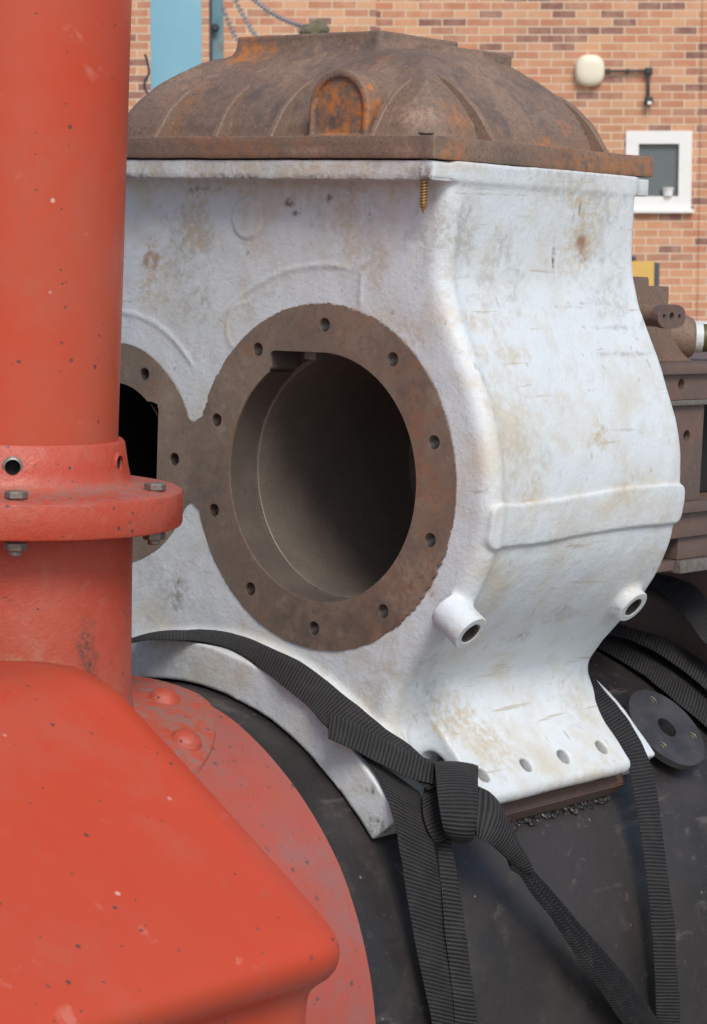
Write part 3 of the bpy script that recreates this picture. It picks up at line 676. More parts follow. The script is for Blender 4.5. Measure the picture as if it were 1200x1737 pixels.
# lower section, with a flared foot
lw=[(.1035,-.0322)]+[(np.interp(z,[-.26,-.212,-.200,-.194,-.186,-.175,-.15,-.0735],[.15,.14,.125,.114,.1085,.1062,.1055,.1042]),z) for z in np.linspace(-.0345,-.212,70)]+[(.15,-.26),(.1,-.262)]
bm=vf_bm(lathe(lw,160,(0,0,1),(AX,CY,0))); me=bmm(bm,'chimney_base',M['redcast'],True,.7)
VV=np.array([v.co[:] for v in me.vertices])
ddir=cdir(22); sd=cdir(112); side=(VV-np.array([AX,CY,0]))@sd
me2=blot(VV,[(np.array([AX,CY,-.15])+cdir(15)*.106,.045,.8,(1,1,1)),(np.array([AX,CY,-.13])+cdir(37)*.106,.012,1,(1,1,4)),(np.array([AX,CY,-.2])+cdir(50)*.12,.05,.8),(np.array([AX,CY,-.2])+cdir(-10)*.12,.07,.8)],21)
setattr_f(me,'sand',blot(VV,[(np.array([AX,CY,-.155])+cdir(12)*.106,.035,.9,(1,1,1.2)),(np.array([AX,CY,-.17])+cdir(-10)*.11,.04,.7)],21))
setattr_f(me,'soot',blot(VV,[(np.array([AX,CY,-.135])+cdir(38)*.106,.009,.85,(1,1,3.5)),(np.array([AX,CY,-.165])+cdir(36)*.106,.011,.85,(1,1,2.2))],22))
setattr_f(me,'dust',blot(VV,[(np.array([AX,CY,-.2])+cdir(50)*.12,.035,.8),(np.array([AX,CY,-.2])+cdir(90)*.12,.04,.8)],23)); ob('chimney_base',me,chi)
# saddle flange of the chimney, riveted round the smokebox
V=[];Fc=[];na,nr=120,14
def sfr(x,y,off):
    t=math.asin(max(-1,min(1,(x-AX)/.33))); 
    r=smr(t)+off; dx=x-AX; return AZ+math.sqrt(max(r*r-dx*dx,0))
prs=[(.09,.004)]+[(.09+.083*k/10,.004) for k in range(1,11)]+[(.1755,.0036),(.1775,.0024),(.178,-.004)]
for r,o in prs:
    for i in range(na):
        a=2*math.pi*i/na; x=AX+r*math.cos(a); y=CY+r*math.sin(a); y=min(y,-.1165) if y>-.117 else y; V.append((x,y,sfr(x,y,o)))
for j in range(len(prs)-1):
    for i in range(na): Fc.append((j*na+i,j*na+(i+1)%na,(j+1)*na+(i+1)%na,(j+1)*na+i))
bm=vf_bm((V,Fc)); me=bmm(bm,'saddle_flange',M['redcast'],True,.6)
VV=np.array([v.co[:] for v in me.vertices]); setattr_f(me,'dust',np.clip(1.0+.4*fbm(VV,30,3,5),0,1)); sf=ob('saddle_flange',me,chi)
rv=[(0.0135,-.004),(.0135,.0010)]+[(.0127*math.cos(a),.0010+.0078*math.sin(a)) for a in np.radians([5,20,35,50,65,80,90])]
rm=bmm(vf_bm(lathe(rv,32)),'rivet',M['redcast'],True,.9)
setattr_f(rm,'dust',np.array([max(0,v.co.z*40) for v in rm.vertices]))
for x,y in ((-.031,-.155),(.0335,-.192),(.058,-.262),(.035,-.335),(-.176,-.155),(-.245,-.195)):
    t=math.asin((x-AX)/.315); z=sfr(x,y,.0036); o=ob('rivet',rm,chi); b=chi['base']
    o.location=(x-b[0],y-b[1],z-b[2]); o.rotation_euler=(0,t,0)
# flange bolts: heads above, nuts below
def hexbm(r,h,cham=.0012,org=(0,0,0)):
    bm=bmesh.new(); bmesh.ops.create_cone(bm,cap_ends=True,segments=6,radius1=r,radius2=r,depth=h,matrix=Matrix.Translation((org[0],org[1],org[2]+h/2)))
    bmesh.ops.bevel(bm,geom=[e for e in bm.edges if abs(e.verts[0].co.z-e.verts[1].co.z)<1e-5],offset=cham,segments=1,affect='EDGES'); return bm
hm=bmm(hexbm(.0092,.0062),'bolt_head',M['bolt'],False)
bn=hexbm(.0092,.0075,.0012,(0,0,-.0085)); vf2=lathe([(0,-.0125),(.0045,-.0125),(.0052,-.0115),(.0052,-.008)],16)
vs=[bn.verts.new(v) for v in vf2[0]]
for f in vf2[1]:
    try: bn.faces.new([vs[i] for i in f])
    except ValueError: pass
nm=bmm(bn,'nut',M['bolt'],False)
bolt0=None; GB='bolts round the chimney flange'
BLT=[(3,'hexagonal bolt in the chimney flange straight below the round hole in the red collar'),(70,'hexagonal bolt at the right end of the red chimney flange, against the brown face'),(133,None),(197,None),(261,None),(320,None)]
for k,(d,lb) in enumerate(BLT[:2]):
    n=cdir(d); P=np.array([AX,CY,0])+n*.1265
    b0=root('flange_bolt',(P[0],P[1],-.038+ZC),lb,'bolt',GB)
    for nmx,mm,z in (('bolt_head',hm,0),('nut',nm,-.0320)):
        o=ob(nmx,mm,b0); o.location=(0,0,z); o.rotation_euler=(0,0,math.radians(d*1.0+12))
    lobj('bolt_shank',[(.004,-.001),(.004,-.036)],M['bolt'],b0,12,(0,0,1),(P[0],P[1],-.038+ZC),.5)
# ------------------------------------------------------------------ headstock hood in front
hood=root('headstock_hood',(AX,-.65,-.6),'big smooth red painted casting with a sloping flank, in front of the chimney foot','red casting')
hp=[(-.30,-.122),(-.15,-.118),(.0,-.1155),(.041,-.114),(.081,-.109),(.110,-.1070),(.132,-.1075),(.160,-.114),(.188,-.128),(.248,-.163),(.306,-.198),(.345,-.2215),(.372,-.239),(.384,-.249),(.3885,-.259),(.386,-.270),(.379,-.279),(.371,-.285),(.3645,-.291),(.3615,-.299),(.3605,-.315),(.360,-.36),(.36,-.62)]
hp=cat([(a,0,b) for a,b in hp],5); hp=[(p[0],p[2]) for p in hp]
ysx=[(-.402,-.012),(-.4003,-.003),(-.4006,-.001),(-.4018,0),(-.42,0),(-.46,0),(-.52,.0),(-.6,0),(-.7,0),(-.82,0),(-.95,0)]
# a shell with real thickness: outer skin, turned rear edge
nx=len(hp); V=[];Fc=[]
P2=np.array(hp); tg=np.gradient(P2,axis=0); tg/=np.linalg.norm(tg,axis=1)[:,None]; nn=np.stack([-tg[:,1],tg[:,0]],1); nn=np.where((nn[:,:1]*0+nn[:,1:2]*1+nn[:,0:1]*.3)<0,-nn,nn)
nn=np.stack([-tg[:,1],tg[:,0]],1)           # left normal of a path running rightwards and down = outward
for y,o in ysx:
    for (x,z),n in zip(hp,nn): V.append((x+n[0]*o,y,z+n[1]*o))
for j in range(len(ysx)-1):
    for i in range(nx-1): Fc.append((j*nx+i,j*nx+i+1,(j+1)*nx+i+1,(j+1)*nx+i))
bm=vf_bm((V,Fc)); me=bmm(bm,'hood_shell',M['red'],True,1.2)
ob('hood_shell',me,hood)
# ------------------------------------------------------------------ straps
def ribbon(rails,n=14,th=.0017,cross=6,bow=0.0):
    """rails: list of (left 3D, right 3D); returns bmesh with UV in metres"""
    Lf=cat([r[0] for r in rails],n); Rt=cat([r[1] for r in rails],n)
    m=len(Lf); bm=bmesh.new(); uvl=bm.loops.layers.uv.new('UVMap')
    ctr=[(a+b)/2 for a,b in zip(Lf,Rt)]; v=[0]
    for a,b in zip(ctr,ctr[1:]): v.append(v[-1]+np.linalg.norm(b-a))
    G=[];UV=[]
    wref=np.median([np.linalg.norm(b-a) for a,b in zip(Lf,Rt)])
    for i in range(m):
        t=ctr[min(i+1,m-1)]-ctr[max(i-1,0)]; w=Rt[i]-Lf[i]; nr=np.cross(w,t); nr/=np.linalg.norm(nr)+1e-12
        if nr@(CE-ctr[i])<0: nr=-nr
        row=[]
        for k in range(cross+1):
            s=k/cross; b=bow*(1-(2*s-1)**2); ed=th*.35 if k in(0,cross) else 0
            row.append((Lf[i]+w*s+nr*(b+th/2-ed),Lf[i]+w*s+nr*(b-th/2+ed)))
        G.append(row); UV.append([(k/cross*wref,v[i]) for k in range(cross+1)])
    tv=[[(bm.verts.new(a),bm.verts.new(b)) for a,b in r] for r in G]
    def face(q,uv):
        try: f=bm.faces.new(q)
        except ValueError: return
        for l,u in zip(f.loops,uv): l[uvl].uv=u
    for i in range(m-1):
        for k in range(cross):
            uv=(UV[i][k],UV[i][k+1],UV[i+1][k+1],UV[i+1][k])
            face((tv[i][k][0],tv[i][k+1][0],tv[i+1][k+1][0],tv[i+1][k][0]),uv)
            face((tv[i][k][1],tv[i+1][k][1],tv[i+1][k+1][1],tv[i][k+1][1]),(uv[0],uv[3],uv[2],uv[1]))
        for k in (0,cross):
            face((tv[i][k][0],tv[i+1][k][0],tv[i+1][k][1],tv[i][k][1]),(UV[i][k],UV[i+1][k],UV[i+1][k],UV[i][k]))
    return bm
def strap(name,m,parts,label=None,parent=None,group=None,catg='strap',mn='web'):
    bm=bmesh.new()
    me=None
    bms=[ribbon(*p) if isinstance(p,tuple) else p for p in parts]
    tmp=bpy.data.meshes.new(name)
    big=bmesh.new(); big.loops.layers.uv.new('UVMap')
    for b in bms:
        bmesh.ops.recalc_face_normals(b,faces=b.faces)
        t=bpy.data.meshes.new('t'); b.to_mesh(t); b.free(); big.from_mesh(t); bpy.data.meshes.remove(t)
    for f in big.faces: f.smooth=True
    for e in big.edges: e.smooth=not(len(e.link_faces)==2 and e.calc_face_angle(0)>.9)
    bv=list(big.verts); P=np.array([v.co[:] for v in bv]); w1=vnoise(P,26,3)*.0012+vnoise(P,75,4)*.0006
    for v,k in zip(bv,w1): v.co+=v.normal*0+Vector((k*.6,k*.2,k*.6))
    big.to_mesh(tmp); big.free(); tmp.materials.append(m)
    return tmp
def C_(q,r): return ucyl(q,r)
GS='black webbing straps over the boiler'
def top_strap(name,parts,label,m='web',parent=None,base=None):
    me=strap(name,M[m],parts)
    if parent is not None: return ob(name,me,parent)
    V=np.array([v.co[:] for v in me.vertices]); b=V[V[:,2].argmin()]
    for v in me.vertices: v.co-=Vector(b)
    return ob(name,me,None,E@Matrix.Translation(Vector(b)),label,'strap',GS)
# front strap with its knot
fs=root('tie_strap',(.2,0,-.55),'black webbing strap round the white casting, tied in a big knot with hanging ends','strap',GS)
def CY3(q,off,y=None): return ucyl(q,.334+off)
A1=[((150,1108),(150,1116),.0),((238,1078),(236,1088),0),((300,1068),(300,1085),0),((350,1068),(345,1088),0),((405,1077),(395,1101),0),((455,1096),(440,1130),.0),((505,1121),(482,1164),0),((550,1152),(520,1195),0),((600,1191),(553,1232),0.002),((650,1232),(600,1268),.004),((695,1262),(650,1290),.008),((738,1303),(700,1318),.012),((765,1330),(728,1340),.014)]
ra=[]
for l,r,o in A1:
    a=ucyl(l,.337+o); b=ucyl(r,.337+o)
    if l[0]<430: a=np.array([a[0],max(a[1],-.02),a[2]]) if False else a
    ra.append((a,b))
A2=[((560,1212),(556,1252),.004),((600,1228),(590,1268),.006),((650,1252),(640,1294),.008),((700,1276),(690,1318),.012),((738,1292),(735,1330),.016),((760,1300),(755,1345),.018)]
rb2=[(ucyl(l,.338+o),ucyl(r,.338+o)) for l,r,o in A2]
top_strap('wrapped_band',[(ra,10,.0018),(rb2,10,.0020,6,.0008)],None,parent=fs)
B1=[((590,1262),(690,1330),.3385),((628,1300),(712,1345),.3385),((650,1335),(722,1375),.3385),((666,1385),(732,1415),.3375),((676,1432),(740,1462),.331),((686,1490),(748,1510),.322),((700,1570),(760,1590),.313),((716,1650),(768,1665),.309),((732,1737),(774,1745),.306),((748,1830),(786,1835),.303)]
top_strap('hanging_end',[([(ucyl(l,r),ucyl(q,r)) for l,q,r in B1],10,.002)],None,parent=fs)
B2=[((738,1390),(752,1392),.342),((741,1430),(766,1432),.336),((748,1500),(778,1505),.328),((755,1580),(790,1585),.320),((764,1650),(800,1655),.315),((772,1737),(811,1742),.311),((782,1830),(822,1835),.307)]
top_strap('hanging_end',[([(ucyl(l,r-.0035),ucyl(q,r+.002)) for l,q,r in B2],10,.002,6,.001)],None,parent=fs)
# knot: a loop wrapped over, and a bunched part that runs into the tail
KC=.356
K1=[((736,1318),(806,1318),.338),((736,1300),(810,1303),.350),((737,1294),(812,1299),.357),((739,1302),(812,1307),.364),((741,1330),(811,1334),.369),((745,1362),(810,1366),.369),((750,1392),(808,1398),.364),((756,1412),(804,1418),.357),((762,1422),(800,1426),.347),((766,1420),(795,1424),.338)]
top_strap('knot_loop',[([(ucyl(l,r),ucyl(q,r)) for l,q,r in K1],8,.002,8,.002)],None,parent=fs)
K2=[((795,1322),(800,1400),.346),((812,1334),(806,1416),.354),((832,1344),(818,1424),.358),((848,1362),(830,1432),.356),((862,1392),(846,1444),.351),((876,1424),(860,1458),.345),((890,1450),(872,1470),.340),((900,1472),(885,1482),.336)]
top_strap('knot_bunch',[([(ucyl(l,r),ucyl(q,r)) for l,q,r in K2],8,.002,10,.007)],None,parent=fs)
K3=[((722,1325),(742,1322),.339),((718,1350),(745,1340),.344),((720,1385),(748,1370),.344),((728,1412),(752,1400),.341),((740,1432),(756,1425),.336)]
top_strap('knot_tuck',[([(ucyl(l,r),ucyl(q,r)) for l,q,r in K3],8,.002,6,.002)],None,parent=fs)
D1=[((852,1436),(862,1462),.338),((884,1452),(868,1476),.338),((905,1475),(884,1486),.336),((935,1510),(905,1518),.333),((985,1568),(945,1572),.328),((1040,1630),(990,1640),.322),((1088,1688),(1036,1706),.316),((1128,1745),(1076,1765),.312),((1170,1810),(1115,1830),.308)]
top_strap('tail',[([(ucyl(l,r-.001),ucyl(q,r+.001)) for l,q,r in D1],10,.002,6,.001)],None,parent=fs,m='web2')
# rear strap E over the rear apron
E1_=[((935,1075),(945,1060),.3365),((965,1110),(978,1100),.3365),((994,1152),(1004,1143),.3365),((1012,1206),(1040,1190),.3365),((1042,1250),(1072,1232),.3365),((1062,1290),(1100,1282),.3365),((1076,1345),(1114,1340),.331),((1086,1410),(1123,1410),.324),((1097,1500),(1136,1500),.317),((1107,1590),(1146,1590),.312),((1112,1660),(1151,1660),.309),((1115,1737),(1154,1740),.307),((1116,1830),(1156,1835),.304)]
top_strap('strap',[([(ucyl(l,r),ucyl(q,r)) for l,q,r in E1_],10,.002)],'narrow black webbing strap hanging straight down over the right end of the white casting')
# straps behind on the right
F1=[((985,1100),(985,1075),.300),((1012,1098),(1018,1070),.300),((1060,1125),(1075,1085),.300),((1105,1156),(1120,1108),.301),((1150,1192),(1165,1140),.303),((1200,1236),(1215,1172),.303),((1240,1280),(1255,1210),.302)]
top_strap('strap',[([(ucyl(l,r),ucyl(q,r)) for l,q,r in F1],10,.002,6,.001)],'wide black ribbed strap lying on the boiler just above the round black flange')
F2=[((1025,1075),(1030,1060),.312),((1070,1085),(1075,1068),.313),((1120,1112),(1130,1085),.314),((1165,1142),(1175,1110),.315),((1200,1172),(1212,1138),.315),((1250,1220),(1260,1180),.314)]
top_strap('strap',[([(ucyl(l,r),ucyl(q,r)) for l,q,r in F2],10,.002,6,.002)],'dark folded strap edge lying along the upper side of the wide ribbed strap')
G1=[((1085,985),(1100,955),.345),((1112,1000),(1125,972),.352),((1140,1022),(1152,982),.356),((1165,1050),(1185,1000),.358),((1186,1080),(1210,1030),.356),((1205,1100),(1235,1060),.352),((1230,1130),(1262,1095),.348)]
top_strap('strap',[([(ucyl(l,r),ucyl(q,r)) for l,q,r in G1],10,.002,6,.003)],'bunched black strap at the right edge, just under the brown steel frame')
# ------------------------------------------------------------------ brown frame and bracket behind
fr=root('motion_frame',(-.1,.7,-.1),'brown steel side frame of plates with bolt holes, behind the white casting on the right','steel frame')
x1=.10
def fplate(name,z0,z1,y0,y1,xo,th,holes=(),m='brown'):
    bm=plate([(y0,z0),(y1,z0),(y1,z1),(y0,z1)],[circ(a,b,r,18) for a,b,r in holes],lambda u,v,w:(xo-th+w,u,v),th)
    bm2=bm; return ob(name,bmm(bm2,name,M[m],False),fr)
h1=ux((1156,652),x1); h2=ux((1168,740),x1)
bobj('top_plate',(-.33,.335,.0915),(x1+.006,1.15,.1005),M['brown'],fr,.0012)
fplate('upper_plate',.066,.0913,.335,1.15,x1,.012,[(h1[1],h1[2],.0058),(h1[1]+.12,h1[2],.0058)])
bobj('joint_strip',(.09,.335,.0605),(x1+.0035,1.15,.0655),M['bolt'],fr,.0008)
web_end=ux((1194,760),x1)[1]
fplate('web_plate',-.036,.0603,.335,web_end,x1-.002,.012,[(h2[1],h2[2],.0062)])
bobj('recess',(.02,web_end+.001,-.035),(.06,1.15,.060),M['hole'],fr,0)  # solid block, its near-black colour paints the shade of the gap past the web
bobj('ledge',(.03,.335,-.047),(x1+.008,1.15,-.0365),M['brown'],fr,.001)
bobj('lower_beam',(.03,.335,-.073),(x1+.001,1.15,-.0472),M['brown'],fr,.002)
bobj('spacer_block',(.05,.36,-.096),(x1-.012,.425,-.0735),M['blackflange'],fr,.0015)
bobj('spacer_block',(.05,.436,-.096),(x1-.004,.52,-.0735),M['brown'],fr,.0015)
bobj('foot_plate',(.03,.345,-.106),(x1-.004,.432,-.0965),M['brown'],fr,.001)
bobj('foot_plate',(.03,.4335,-.109),(x1+.002,.6,-.0965),M['bolt'],fr,.001)
bobj('inner_plate',(-.33,.62,-.30),(.03,.66,.09),M['brown'],fr,.002)
brk=root('bearing_bracket',(.0,.47,.1008),'dark brown cast bracket with a round boss facing right, standing on the brown frame','bracket')
op=[(1040,471),(1099,470),(1101,474),(1101,485),(1134,486),(1135,489),(1134,522),(1136,545),(1141,568),(1150,588),(1163,604),(1174,612),(1180,616),(1040,616)]
po=[ux(q,.05) for q in op]; 
pts=cat([np.array([p[1],0,p[2]]) for p in po[6:12]],4); poly=[(p[1],p[2]) for p in po[:6]]+[(p[0],p[2]) for p in pts]+[(p[1],p[2]) for p in po[12:]]
zmin=.1008; poly=[(a,max(b,zmin)) for a,b in poly]
poly=[q for i,q in enumerate(poly) if math.hypot(q[0]-poly[i-1][0],q[1]-poly[i-1][1])>1e-4]
bm=plate(poly,[],lambda u,v,w:(.02+w,u,v),.03); ob('web',bmm(bm,'web',M['rusty'],False),brk)
b1=ux((1140,537),.098)
ell=[(b1[1]+.0245*math.copysign(abs(math.cos(t))**.8,math.cos(t)),b1[2]+.0118*math.copysign(abs(math.sin(t))**.8,math.sin(t))) for t in np.linspace(0,2*math.pi,48,endpoint=False)]
bm=plate(ell,[circ(b1[1],b1[2],.0042,16),circ(b1[1]-.0135,b1[2],.0026,12),circ(b1[1]+.0135,b1[2],.0026,12)],lambda u,v,w:(.090+w,u,v),.008)
ob('boss_face',bmm(bm,'boss_face',M['brown'],False),brk)
lobj('boss_neck',[(.0115,0),(.0108,.02),(.011,.041),(0,.0411)],M['rusty'],brk,32,(1,0,0),(.049,b1[1],b1[2]),.6)
a=ux((1155,612),.05)
shf=root('shaft_end',(.02,.56,.101),'brown round shaft end with a white collar, lying on the frame behind the bracket','shaft')
so=ux((1120,612),.02); so[2]=.1012+.001
def sx_(px): return 0
dr=np.array([ER[0]@np.eye(3)[0],0,0]); axd=R.T@np.array([1,0,0.0]); axd[2]=0; axd/=np.linalg.norm(axd)
base=ux((1128,612),.02); base[2]=.1008+.0235
lobj('shaft',[(0,-.0),(.0225,0),(.0232,.012),(.0228,.02),(.02,.027),(.016,.0295)],M['rusty'],shf,40,tuple(axd),tuple(base),.5)
lobj('collar',[(.0,.0285),(.0155,.0285),(.0155,.0372),(0,.0372)],M['white'],shf,40,tuple(axd),tuple(base),.5)
M['olive']=mat('olive paint',(.085,.08,.028),rough=.5)
lobj('sleeve',[(0,.0373),(.0145,.0373),(.0145,.09),(0,.09)],M['olive'],shf,40,tuple(axd),tuple(base),.5)
# ------------------------------------------------------------------ the yard behind
M['blue']=mat('pale blue steel paint',(.20,.42,.52),layers=[(3,.4,.7,(.25,.48,.57),.7),(30,.6,.72,(.36,.42,.40),.4)],spots=[(9,.07,.4,(.14,.09,.06))],rough=.4,rough2=.55)
M['blued']=mat('weathered blue steel',(.14,.30,.36),layers=[(6,.4,.6,(.24,.33,.34),.7),(14,.55,.7,(.2,.12,.08),.5)],rough=.5)
M['upvc']=mat('white window frame',(.82,.82,.80),layers=[(8,.5,.7,(.74,.74,.70),.4)],rough=.35)
M['lamp']=mat('cream lamp cover',(.80,.74,.58),layers=[(10,.5,.7,(.7,.62,.45),.4)],rough=.4)
M['cond']=mat('dark conduit',(.035,.035,.04),rough=.5)
M['cable']=mat('galvanised steel',(.36,.37,.39),layers=[(60,.45,.65,(.22,.22,.23),.6)],rough=.45,metal=.4)
M['moss']=mat('mossy stone',(.17,.15,.10),layers=[(18,.42,.62,(.10,.10,.045),.8),(50,.5,.65,(.26,.23,.17),.6)],bumps=[(60,.7,.012)],rough=.9)
M['wood']=mat('old timber',(.16,.11,.07),layers=[(12,.4,.65,(.10,.07,.05),.7,(1,1,.1))],rough=.8)
M['yellow']=mat('yellow cabinet paint',(.62,.38,.09),layers=[(6,.45,.7,(.55,.33,.08),.6)],rough=.5)
M['greymetal']=mat('dark grey metal',(.06,.06,.075),rough=.5)
M['concrete']=mat('yard concrete',(.30,.29,.27),layers=[(.6,.4,.65,(.22,.21,.20),.7),(6,.5,.7,(.36,.35,.33),.4)],bumps=[(12,.3,.01)],rough=.85)
M['cap']=mat('white painted wall',(.72,.72,.69),layers=[(8,.45,.7,(.6,.6,.57),.5)],rough=.6)
YW=21.5
def brickmat():
    m,nt,b=new_mat('brickwork'); B=NB(nt)
    s=B.n('ShaderNodeSeparateXYZ'); B.L(B.co,s.inputs[0]); cb=B.n('ShaderNodeCombineXYZ')
    B.L(B.math('ADD',s.outputs[0],s.outputs[1]),cb.inputs[0]); B.L(s.outputs[2],cb.inputs[1])
    br=B.n('ShaderNodeTexBrick'); br.offset=.5; B.L(cb.outputs[0],br.inputs['Vector'])
    for k,v in (('Scale',1.0),('Mortar Size',.0062),('Mortar Smooth',.25),('Bias',0.0),('Brick Width',.222),('Row Height',.0735)): br.inputs[k].default_value=v
    br.inputs['Color1'].default_value=(0,0,0,1); br.inputs['Color2'].default_value=(1,1,1,1); br.inputs['Mortar'].default_value=(.5,.5,.5,1)
    cr=B.n('ShaderNodeValToRGB'); B.L(br.outputs['Color'],cr.inputs[0]); cr.color_ramp.interpolation='CONSTANT'
    el=cr.color_ramp.elements; el[0].position=0; el[0].color=(.25,.12,.10,1); el[1].position=.18; el[1].color=(.50,.22,.13,1)
    for p,c in ((.36,(.60,.30,.17)),(.52,(.54,.235,.135)),(.66,(.65,.355,.205)),(.80,(.55,.27,.15)),(.92,(.40,.19,.125))):
        e=el.new(p); e.color=(*c,1)
    c=B.mix(B.rng(B.noise(9,5,.6),.4,.7,0,.45),cr.outputs[0],(.70,.44,.29))
    c=B.mix(B.rng(B.noise(.7,3,.6),.45,.7,0,.25),c,(.34,.17,.11))
    c=B.mix(br.outputs['Fac'],c,(.74,.60,.43))
    B.L(c,b.inputs['Base Color']); b.inputs['Roughness'].default_value=.85
    h=B.math('SUBTRACT',B.math('MULTIPLY',B.noise(70,4,.6),.3),br.outputs['Fac']); B.L(B.bump(h,.7,.012),b.inputs['Normal']); return m
M['brick']=brickmat()
def wobj(name,lo,hi,m,parent=None,bev=0,**k):
    c=((lo[0]+hi[0])/2,(lo[1]+hi[1])/2,lo[2])
    if parent is None:
        lo=np.array(lo)-c; hi=np.array(hi)-c; o=bobj(name,lo,hi,m,None,bev,**k); o.location=c; return o
    return bobj(name,lo,hi,m,parent,bev,**k)
ID=Matrix.Identity(4)
wr=root('brick_building',(0,YW+.2,0),'orange and brown brick building with a small white window, across the yard','building',None,ID)
pw=[uw((1062,222),YW),uw((1172,355),YW)]
X0,X1=pw[0][0],pw[1][0]; Z1,Z0=pw[0][2],pw[1][2]
XR=uw((1192,0),YW)[0]; XL=uw((638,0),YW)[0]
bm=vf_bm(boxvf((-14,YW,0),(X0,YW+.3,6.5)),boxvf((X1,YW,0),(14,YW+.3,6.5)),boxvf((X0,YW,0),(X1,YW+.3,Z0)),boxvf((X0,YW,Z1),(X1,YW+.3,6.5)))
bm.faces.ensure_lookup_table(); ob('wall',bmm(bm,'wall',M['brick'],False),wr)
bobj('pier',(XL-3.4,YW-.105,0),(XL,YW-.002,6.5),M['brick'],wr,0)
bobj('pier',(XR,YW-.012,0),(XR+1.0,YW-.002,6.5),M['brick'],wr,0)
win=ob('window',bmm(vf_bm(boxvf((X0+.01,YW+.125,Z0+.01),(X1-.01,YW+.13,Z1-.01))),'window',M['greymetal'],False),wr)
fw=.118
bm=vf_bm(boxvf((X0,YW-.02,Z0),(X0+fw,YW+.07,Z1)),boxvf((X1-fw,YW-.02,Z0),(X1,YW+.07,Z1)),boxvf((X0+fw,YW-.018,Z1-fw),(X1-fw,YW+.068,Z1)),boxvf((X0+fw,YW-.018,Z0),(X1-fw,YW+.068,Z0+fw)))
def sub(name,me,par,off): 
    o=bpy.data.objects.new(name,me); COL.objects.link(o); o.parent=par; o.location=off; return o
o=sub('frame',bmm(bm,'frame',M['upvc'],False),win,(0,0,0))
mg,nt,b=new_mat('window glass'); b.inputs['Base Color'].default_value=(.13,.155,.165,1); b.inputs['Roughness'].default_value=.08; b.inputs['Specular IOR Level'].default_value=.35
o=sub('pane',bmm(vf_bm(boxvf((X0+fw-.005,YW+.03,Z0+fw-.005),(X1-fw+.005,YW+.036,Z1-fw+.005))),'pane',mg,False),win,(0,0,0))
o=sub('sill',bmm(boxbm((X0-.02,YW-.06,Z0-.035),(X1+.02,YW+.02,Z0-.001),.004),'sill',M['upvc'],True,.5),win,(0,0,0))
jp=uw((1133,322),YW)
jar=root('jar',(jp[0],YW+.0,Z0+.11),'small white lidded tub standing on the sill of the white window','tub',None,ID)
lobj('tub_body',[(0,0),(.042,0),(.05,.06),(0,.0605)],M['upvc'],jar,24,(0,0,1),(jp[0],YW-.012+.0,Z0+fw+.001),.5)
lobj('lid',[(0,.0612),(.055,.0612),(.055,.078),(0,.078)],M['cap'],jar,24,(0,0,1),(jp[0],YW-.012,Z0+fw+.001),.5)
# wall lamp
lp=uw((1000,120),YW); hw=.135
bl=root('bulkhead_lamp',(lp[0],YW,lp[2]),'rounded cream bulkhead lamp on the brick wall, with dark conduit running right','wall lamp',None,ID)
bm=bmesh.new()
def sup(n,rx,rz,y): return [bm.verts.new((lp[0]+rx*math.copysign(abs(math.cos(t))**.78,math.cos(t)),y,lp[2]+rz*math.copysign(abs(math.sin(t))**.78,math.sin(t)))) for t in np.linspace(0,2*math.pi,48,endpoint=False)]
rings=[sup(48,hw,hw*1.06,YW-.001),sup(48,hw,hw*1.06,YW-.05),sup(48,hw*.95,hw*1.0,YW-.075),sup(48,hw*.8,hw*.85,YW-.092),sup(48,hw*.4,hw*.45,YW-.1)]
for a_,b_ in zip(rings,rings[1:]):
    for i in range(48): bm.faces.new((a_[i],a_[(i+1)%48],b_[(i+1)%48],b_[i]))
bm.faces.new(rings[-1]); ob('lamp_cover',bmm(bm,'lamp_cover',M['lamp'],True,1.0),bl)
c1=uw((1100,121),YW); c2=uw((1100,170),YW)
bobj('conduit',(lp[0]+hw,YW-.045,c1[2]-.011),(c1[0]-.03,YW-.022,c1[2]+.011),M['cond'],bl,.004)
bobj('junction_box',(c1[0]-.032,YW-.06,c1[2]-.035),(c1[0]+.032,YW-.001,c1[2]+.03),M['cond'],bl,.006)
bobj('conduit',(c1[0]-.013,YW-.045,c2[2]+.03),(c1[0]+.011,YW-.022,c1[2]-.036),M['cond'],bl,.004)
bobj('light_sensor',(c2[0]-.035,YW-.09,c2[2]-.04),(c2[0]+.035,YW-.001,c2[2]+.03),M['cond'],bl,.015)
bobj('sensor_eye',(c2[0]-.02,YW-.1,c2[2]-.045),(c2[0]+.02,YW-.0905,c2[2]-.015),M['upvc'],bl,.008)
for q in ((1065,121),):
    s_=uw(q,YW); bobj('clip',(s_[0]-.012,YW-.05,s_[2]-.022),(s_[0]+.012,YW-.001,s_[2]+.02),M['cond'],bl,.004)
# blue stanchion
YB=10.5
p0=uw((255,0),YB); p1=uw((342,0),YB); q0=uw((354,0),YB); q1=uw((378,0),YB)
bs=root('blue_column',((p0[0]+p1[0])/2,YB,0),'pale blue painted steel column standing behind the rusty cover','column',None,ID)
bobj('flange_plate',(p0[0],YB,0),(p1[0],YB+.014,4.2),M['blue'],bs,.002)
bobj('web_plate',((p0[0]+p1[0])/2-.006,YB+.0142,0),((p0[0]+p1[0])/2+.006,YB+.19,4.2),M['blued'],bs,0)
bobj('base_plate',(p0[0]-.05,YB-.05,.001),(p1[0]+.05,YB+.25,.02),M['blued'],bs,.002)
bs2=root('blue_rail',((q0[0]+q1[0])/2,YB,0),'narrow weathered blue steel upright with a round knob, right of the blue column','upright',None,ID)
bobj('angle',(q0[0],YB+.03,0),(q0[0]+.012,YB+.08,4.2),M['greymetal'],bs2,0)
